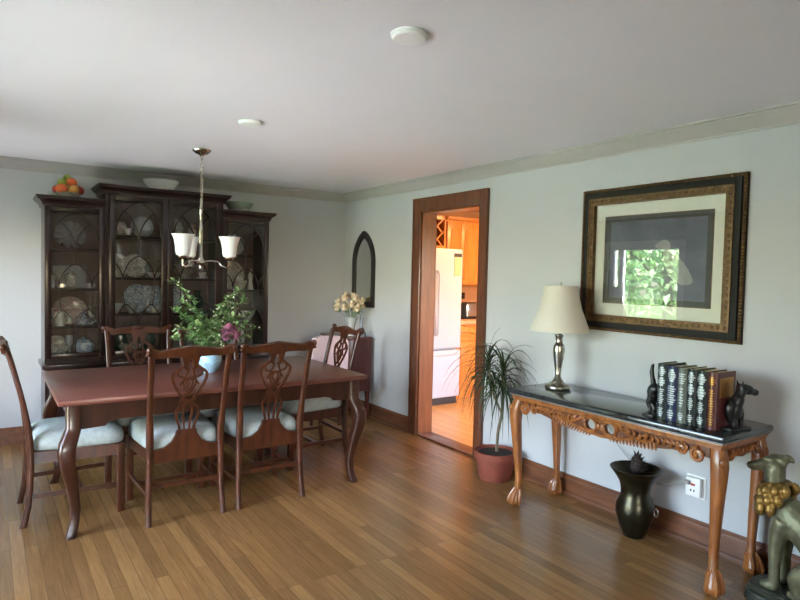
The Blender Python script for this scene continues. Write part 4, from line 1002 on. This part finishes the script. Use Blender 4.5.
m = MB(); m.prism([(-q[0], q[1]) for q in smooth_path2([(.02, .10), (.06, .115), (.095, .09), (.10, .04), (.16, .0), (.21, -.06), (.235, -.13), (.17, -.145), (.10, -.10), (.06, -.02), (.045, .05), (.0, .075), (.02, .10)])[:-1]], [], .0051, .0056, MY); m.build('pale_shape', 'printpale', pr_)
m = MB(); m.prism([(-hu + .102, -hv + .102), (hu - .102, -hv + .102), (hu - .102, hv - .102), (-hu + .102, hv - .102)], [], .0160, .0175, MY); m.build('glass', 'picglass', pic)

# ------------------------------------------------------------------ ceiling discs
for (x, y), lab in (((-1.995, -4.02), 'white round ceiling disc nearest the viewer, high above the middle of the floor'), ((-1.99, -2.41), 'white round ceiling disc nearer the chandelier')):
    t = thing('smoke_detector', lab, 'smoke detector', (x, y, H), 0, 'white discs on the ceiling')
    m = MB(); m.lathe([(.001, -.001), (.070, -.001), (.070, -.006), (.001, -.006)], (0, 0, 0), 32); m.build('mounting_plate', 'plastic', t)
    m = MB(); m.lathe([(.001, -.0065), (.066, -.0065), (.066, -.012), (.058, -.019), (.001, -.020)], (0, 0, 0), 32); m.build('cover', 'plastic', t)

# ------------------------------------------------------------------ seated hound statue
dg = thing('dog_statue', 'green-bronze seated hound statue on a dark plinth at the right end of the carved table', 'statue', (-.265, -4.68, 0))
m = MB(); m.loft([(0, 0, 0, .115, .205), (0, 0, .045, .112, .200), (0, 0, .05, .098, .19), (0, 0, .068, .102, .192), (0, 0, .075, .095, .186)], 28, 4); m.build('plinth', 'dogbase', dg)
m = MB()
m.tube(smooth_path([(0, -.14, .16), (0, -.11, .24), (0, -.05, .34), (0, .025, .41), (0, .075, .45)], 5), [.085, .086, .088, .090, .090, .089, .088, .086, .077, .077, .078, .080, .081, .081, .079, .076, .073, .070, .066, .062, .058], 16)
m.tube(smooth_path([(0, .08, .42), (0, .10, .49), (0, .115, .55), (0, .118, .62)], 5), [.062, .060, .057, .053, .049, .046, .044, .043, .042, .042, .042, .043, .043, .043, .043, .041], 14)
m.tube(smooth_path([(0, .075, .640), (0, .12, .645), (0, .18, .618), (-.005, .238, .594)], 5), [.028, .034, .037, .038, .037, .035, .032, .029, .026, .024, .022, .021, .020, .019, .018, .014], 14)
m.tube(smooth_path([(0, .13, .618), (0, .18, .598), (-.004, .222, .583)], 4), [.022, .020, .018, .016, .014, .013, .012, .011, .008], 10)
for s_ in (-1, 1):
    m.tube(smooth_path([(s_ * .026, .105, .660), (s_ * .038, .085, .664), (s_ * .042, .068, .656), (s_ * .040, .055, .644)], 4), [.012, .014, .016, .017, .017, .017, .016, .015, .014, .012, .010, .008, .006], 8)
    m.sph((s_ * .032, .150, .652), (.010, .014, .008), 8, 6)
    m.tube(smooth_path([(s_ * .042, .050, .40), (s_ * .050, .072, .32), (s_ * .052, .080, .21), (s_ * .052, .078, .12), (s_ * .052, .082, .088)], 5), [.050, .048, .046, .043, .040, .037, .034, .032, .030, .028, .026, .025, .025, .024, .024, .024, .024, .024, .024, .024, .024], 12)
    m.tube([(s_ * .052, .07, .092), (s_ * .052, .105, .088), (s_ * .052, .135, .084)], [.024, .024, .014], 10)
    m.tube(smooth_path([(s_ * .06, -.13, .17), (s_ * .075, -.07, .20), (s_ * .078, -.025, .17), (s_ * .075, -.03, .12), (s_ * .07, -.05, .095)], 4), [.07, .068, .066, .062, .058, .052, .048, .044, .04, .036, .032, .030, .028, .026, .025, .024, .024], 12)
    m.tube([(s_ * .07, -.08, .095), (s_ * .07, -.03, .092), (s_ * .068, .015, .088)], [.024, .024, .016], 10)
m.tube(smooth_path([(0, -.15, .10), (.05, -.165, .09), (.085, -.13, .09)], 4), [.02] * 4 + [.015] * 4 + [.01], 8)
remesh(m.build('dog_body', 'dogm', dg), .007, 5)
m = MB()
q = random.Random(4)
m.tube([(.052 * math.cos(a), .112 + .054 * math.sin(a), .545 - .012 * math.sin(a)) for a in [2 * PI * k / 24 for k in range(25)]], .012, 8)
for row, (z, r_, n_) in enumerate(((.512, .056, 9), (.468, .062, 8), (.428, .060, 6))):
    for k in range(n_):
        a = PI * (.5 + (k / (n_ - 1) - .5) * (1.5 - .25 * row)); c = V((r_ * math.cos(a), .100 + r_ * math.sin(a) * 1.05, z - .016 * math.sin(a) + q.uniform(-.006, .006)))
        m.tube(smooth_path([c + V((0, 0, .032)), c + V((math.cos(a) * .014, math.sin(a) * .014, .006)), c + V((math.cos(a) * .006, math.sin(a) * .006, -.024))], 3), [.010, .015, .019, .021, .019, .014, .008], 8)
o = m.build('ruffled_collar', 'oldgold', dg); remesh(o, .005, 2); o['label'] = 'golden ruffled collar on the chest'

# ------------------------------------------------------------------ kitchen beyond the doorway
fg = thing('refrigerator', 'white bottom-freezer refrigerator seen through the doorway', 'refrigerator', (.795, -.13, 0))
m = MB(); m.b2((-.455, -.32, .05), (.455, .36, 1.765), .008); m.build('cabinet_body', 'fridge', fg)
m = MB(); m.b2((-.455, -.395, .645), (.455, -.3205, 1.775), .014); dr = m.build('fridge_door', 'fridge', fg)
m = MB(); m.b2((-.455, -.395, .085), (.455, -.3205, .625), .014); d2 = m.build('freezer_drawer', 'fridge', fg)
m = MB(); m.b2((-.44, -.36, .0), (.44, -.3205, .075), .003); m.build('toe_grille', 'grille', fg)
m = MB(); m.tube(smooth_path([(.095, -.395, .80), (.085, -.445, .86), (.075, -.455, 1.15), (.085, -.445, 1.46), (.095, -.395, 1.52)], 5), .013, 8); m.build('handle', 'fridge', dr)
m = MB(); m.tube(smooth_path([(-.38, -.395, .585), (-.36, -.44, .585), (0, -.45, .585), (.36, -.44, .585), (.38, -.395, .585)], 5), .013, 8); m.build('handle', 'fridge', d2)
cl = thing('wall_calendar', 'small calendar pad held on the refrigerator door', 'calendar', (1.175, -.5265, 1.60))
m = MB(); m.b2((-.05, -.004, -.13), (.05, 0, .12)); m.build('pad', 'paper', cl)
m = MB(); m.b2((-.054, -.006, .085), (.054, .0, .125)); m.build('header_strip', 'grille', cl)
def panel_door(m, x0, x1, z0, z1, yf, arch=False):
    m.b2((x0, yf - .018, z0), (x1, yf, z1), .003)
    if arch:
        w = x1 - x0 - .11; pts = [(x0 + .055, z0 + .06), (x1 - .055, z0 + .06), (x1 - .055, z1 - .11)] + [(x1 - .055 - w * k / 10, z1 - .11 + .045 * math.sin(PI * k / 10)) for k in range(1, 10)] + [(x0 + .055, z1 - .11)]
        m.prism(pts, [], yf - .026, yf - .0182, Matrix(((1, 0, 0, 0), (0, 0, 1, 0), (0, 1, 0, 0), (0, 0, 0, 1))))
    else: m.b2((x0 + .05, yf - .025, z0 + .05), (x1 - .05, yf - .0182, z1 - .05), .003)
uc = thing('upper_cabinet', 'orange maple upper cabinet with arched panel doors right of the refrigerator', 'cabinet', (1.95, .1, 1.36))
m = MB(); m.b2((-.605, -.19, 0), (.65, .1495, .79)); m.build('cabinet_box', 'maple', uc)
for x0, x1, kx in ((-.60, -.385, -.41), (-.378, .0, -.35), (.007, .32, .3), (.327, .645, .36)):
    m = MB(); panel_door(m, x0, x1, .012, .775, -.1905, True); o = m.build('cabinet_door', 'maple', uc)
    m = MB(); m.sph((kx, -.222, .08), .011, 10, 8); m.build('knob', 'brass', o)
m = MB(); m.b2((-.62, -.225, .7905), (.66, .145, .83), .006); m.b2((-.62, -.25, .81), (.66, -.2255, .83), .004); m.build('cabinet_crown', 'maple', uc)
wr = thing('wine_rack', 'wooden cabinet with a diagonal lattice wine rack above the refrigerator', 'wine rack', (.84, .1, 1.80))
m = MB(); m.b2((-.50, -.19, 0), (-.475, .145, .39)); m.b2((.475, -.19, 0), (.50, .145, .39)); m.b2((-.475, -.19, 0), (.475, .145, .035)); m.b2((-.475, -.19, .345), (.475, .145, .39)); m.b2((-.475, .12, .035), (.475, .145, .345)); m.build('cabinet_box', 'maple', wr)
m = MB(); m.b2((-.474, .09, .036), (.474, .1195, .344)); m.build('dark_recess', 'appl', wr)
m = MB()
for k in range(-3, 12):
    for s_ in (1, -1):
        xa = -.474 + k * .155; a = V((xa, -.17 - .004 * s_, .036)); b = V((xa + .308, -.17 - .004 * s_, .344))
        if s_ < 0: a.x, b.x = b.x, a.x
        lo, hi = (a, b) if a.x < b.x else (b, a); d = hi - lo
        if hi.x < -.47 or lo.x > .47: continue
        if lo.x < -.474: lo = lo + d * ((-.474 - lo.x) / d.x)
        if hi.x > .474: hi = lo + (hi - lo) * ((.474 - lo.x) / (hi.x - lo.x))
        if (hi - lo).length > .03: m.sweep([lo, hi], .016, .014, (0, 1, 0))
m.build('lattice', 'maple', wr)
bc = thing('base_cabinet', 'orange maple base cabinet with a drawer right of the refrigerator', 'cabinet', (1.90, -.05, 0))
m = MB(); m.b2((-.60, -.33, .10), (.70, .295, .895)); m.b2((-.60, -.28, 0), (.70, .295, .0995)); m.build('cabinet_box', 'maple', bc)
for x0, x1 in ((-.59, -.165), (-.155, .27), (.28, .69)):
    m = MB(); panel_door(m, x0, x1, .12, .69, -.3305); o = m.build('cabinet_door', 'maple', bc); k = MB(); k.sph((x0 + .04, -.360, .62), .011, 10, 8); k.build('knob', 'brass', o)
    m = MB(); panel_door(m, x0, x1, .705, .88, -.3305); o = m.build('drawer', 'maple', bc); k = MB(); k.sph(((x0 + x1) / 2, -.365, .79), .011, 10, 8); k.build('knob', 'brass', o)
tag(MB().b2((1.295, -.405, .8955), (2.61, .248, .94), .006).build('worktop', 'counter'), 'tan laminate worktop on the base cabinet beside the refrigerator', 'worktop')
cm = thing('coffee_maker', 'black coffee maker at the left on the kitchen worktop', 'coffee maker', (1.50, -.08, .9405))
m = MB(); m.b2((-.09, -.11, 0), (.09, .11, .03), .008); m.b2((-.09, .02, .03), (.09, .11, .30), .008); m.b2((-.09, -.11, .25), (.09, .02, .33), .01); m.build('machine_body', 'appl', cm)
m = MB(); m.lathe([(.001, .032), (.055, .032), (.065, .08), (.06, .15), (.045, .19), (.001, .19)], (0, -.045, 0), 20); m.build('carafe', 'clearglass', cm)
tt = thing('toaster', 'black and steel toaster on the kitchen worktop right of the coffee maker', 'toaster', (1.76, -.10, .9405))
m = MB(); m.b2((-.13, -.08, .012), (.13, .08, .20), .03); m.build('toaster_body', 'steel', tt)
m = MB(); m.b2((-.135, -.085, 0), (.135, .085, .035), .008); m.b2((-.10, -.05, .198), (.10, -.02, .204)); m.b2((-.10, .02, .198), (.10, .05, .204)); m.b2((.13, -.02, .10), (.16, .02, .125), .004); m.build('toaster_trim', 'appl', tt)
M['glow'] = emit('warm_lamp', (255, 200, 136), 7)
kl = thing('kitchen_ceiling_light', 'warm glowing flush ceiling light in the kitchen', 'ceiling light', (1.72, -1.2, H))
m = MB(); m.b2((-.32, -.32, -.03), (.32, .32, -.001), .004); m.build('fixture_pan', 'maple', kl)
m = MB(); m.b2((-.29, -.29, -.085), (.29, .29, -.0305), .02); m.build('diffuser', 'glow', kl)

# ------------------------------------------------------------------ outdoors
struct(MB().b2((-30, -30, -.5), (25, 25, -.35)).build('ground', 'grass'))
m = MB(); m.b2((XL - 4.2, YF - 5, -.349), (XL - .2, 2.0, -.31)); m.b2((XL - .2, YF - 5, -.349), (4, YF - .2, -.31)); struct(m.build('ground_bounce', 'bounce'))  # unseen pale slab, added to bounce daylight up to the ceiling
def tree(x, y, h, r, seed, lab):
    q = random.Random(seed); t = thing('garden_tree', lab, 'tree', (x, y, -.35), 0, 'trees outside the windows')
    m = MB(); m.tube(smooth_path([(0, 0, 0), (.05, .03, h * .3), (0, .1, h * .6), (.05, 0, h * .85)], 4), [.14 - .009 * k for k in range(13)], 8)
    for k in range(6):
        a = k * 1.05; m.tube([(0, .03, h * (.3 + .07 * k)), (math.cos(a) * r * .7, math.sin(a) * r * .7, h * (.45 + .07 * k))], [.05, .015], 6)
    m.build('trunk', 'bark', t)
    m = MB()
    for k in range(2600):
        d = V((q.gauss(0, 1), q.gauss(0, 1), q.gauss(0, 1))).normalized() * (q.random() ** .4)
        p = V((d.x * r, d.y * r, h * .56 + d.z * h * .46)); m.leaf(p, (q.uniform(-1, 1), q.uniform(-1, 1), q.uniform(-.8, .5)), q.uniform(.16, .30), q.uniform(.10, .18))
    m.build('foliage', 'treeleaf', t, ang=180)
tree(-9.6, 2.0, 5.2, 1.9, 1, 'bushy green tree outside the far left window')
tree(-13.2, 5.4, 6.4, 2.3, 2, 'taller green tree behind the bushy one outside the far left window')

# ------------------------------------------------------------------ light, camera
w = bpy.data.worlds.new('sky'); SC.world = w; w.use_nodes = True; nt = w.node_tree; nt.nodes.clear()
wo = nt.nodes.new('ShaderNodeOutputWorld'); bg = nt.nodes.new('ShaderNodeBackground'); sky = nt.nodes.new('ShaderNodeTexSky')
sky.sky_type = 'NISHITA'; sky.sun_disc = False; sky.sun_elevation = math.radians(48); sky.sun_rotation = math.radians(200); sky.dust_density = 2.5; sky.air_density = 1.2
nt.links.new(sky.outputs[0], bg.inputs[0]); bg.inputs[1].default_value = .9
nt.links.new(bg.outputs[0], wo.inputs[0])
sun = bpy.data.lights.new('sun', 'SUN'); sun.energy = 6.5; sun.angle = .009; sun.color = (1, .96, .9); so = bpy.data.objects.new('sun', sun); COL.objects.link(so)
so.rotation_euler = V((-.62, -.28, -.85)).to_track_quat('-Z', 'Y').to_euler()
def portal(name, loc, rot, sx, sy):
    l = bpy.data.lights.new(name, 'AREA'); l.shape = 'RECTANGLE'; l.size = sx; l.size_y = sy; l.cycles.is_portal = True
    o = bpy.data.objects.new(name, l); COL.objects.link(o); o.location = loc; o.rotation_euler = rot
def wx(nm, W, x): portal(nm, (x - .16, (W[0] + W[1]) / 2, (W[2] + W[3]) / 2), (0, -PI / 2, 0), W[3] - W[2], W[1] - W[0])
wx('window_light_portal', W1, XL); wx('window_light_portal', W2, XL)
portal('window_light_portal', ((W_FILL[0] + W_FILL[1]) / 2, YF - .16, (W_FILL[2] + W_FILL[3]) / 2), (PI / 2, 0, 0), W_FILL[1] - W_FILL[0], W_FILL[3] - W_FILL[2])
portal('window_light_portal', ((KW[0] + KW[1]) / 2, KY0 - .16, (KW[2] + KW[3]) / 2), (PI / 2, 0, 0), KW[1] - KW[0], KW[3] - KW[2])
cam = bpy.data.cameras.new('camera'); co = bpy.data.objects.new('camera', cam); COL.objects.link(co)
R = Matrix(((0.8248066960355442, 0.003498908554620646, -0.5654039899168166), (-0.5649311714482346, 0.04645141433915351, -0.8238294954855754), (0.02338131093533333, 0.9989144226332998, 0.040290080095807396)))
co.matrix_world = Matrix.Translation((-3.258, -5.838, 1.458)) @ R.to_4x4()
cam.sensor_width = 36; cam.lens = 36 * 603 / 800; cam.clip_start = .05
SC.camera = co
SC.view_settings.view_transform = 'Standard'; SC.view_settings.look = 'None'; SC.view_settings.gamma = 1; SC.view_settings.use_curve_mapping = False
SC.view_settings.exposure = 2.76
SC.cycles.use_denoising = True
SC.cycles.max_bounces = 12; SC.cycles.diffuse_bounces = 6; SC.cycles.transparent_max_bounces = 16
SC.cycles.sample_clamp_indirect = 6
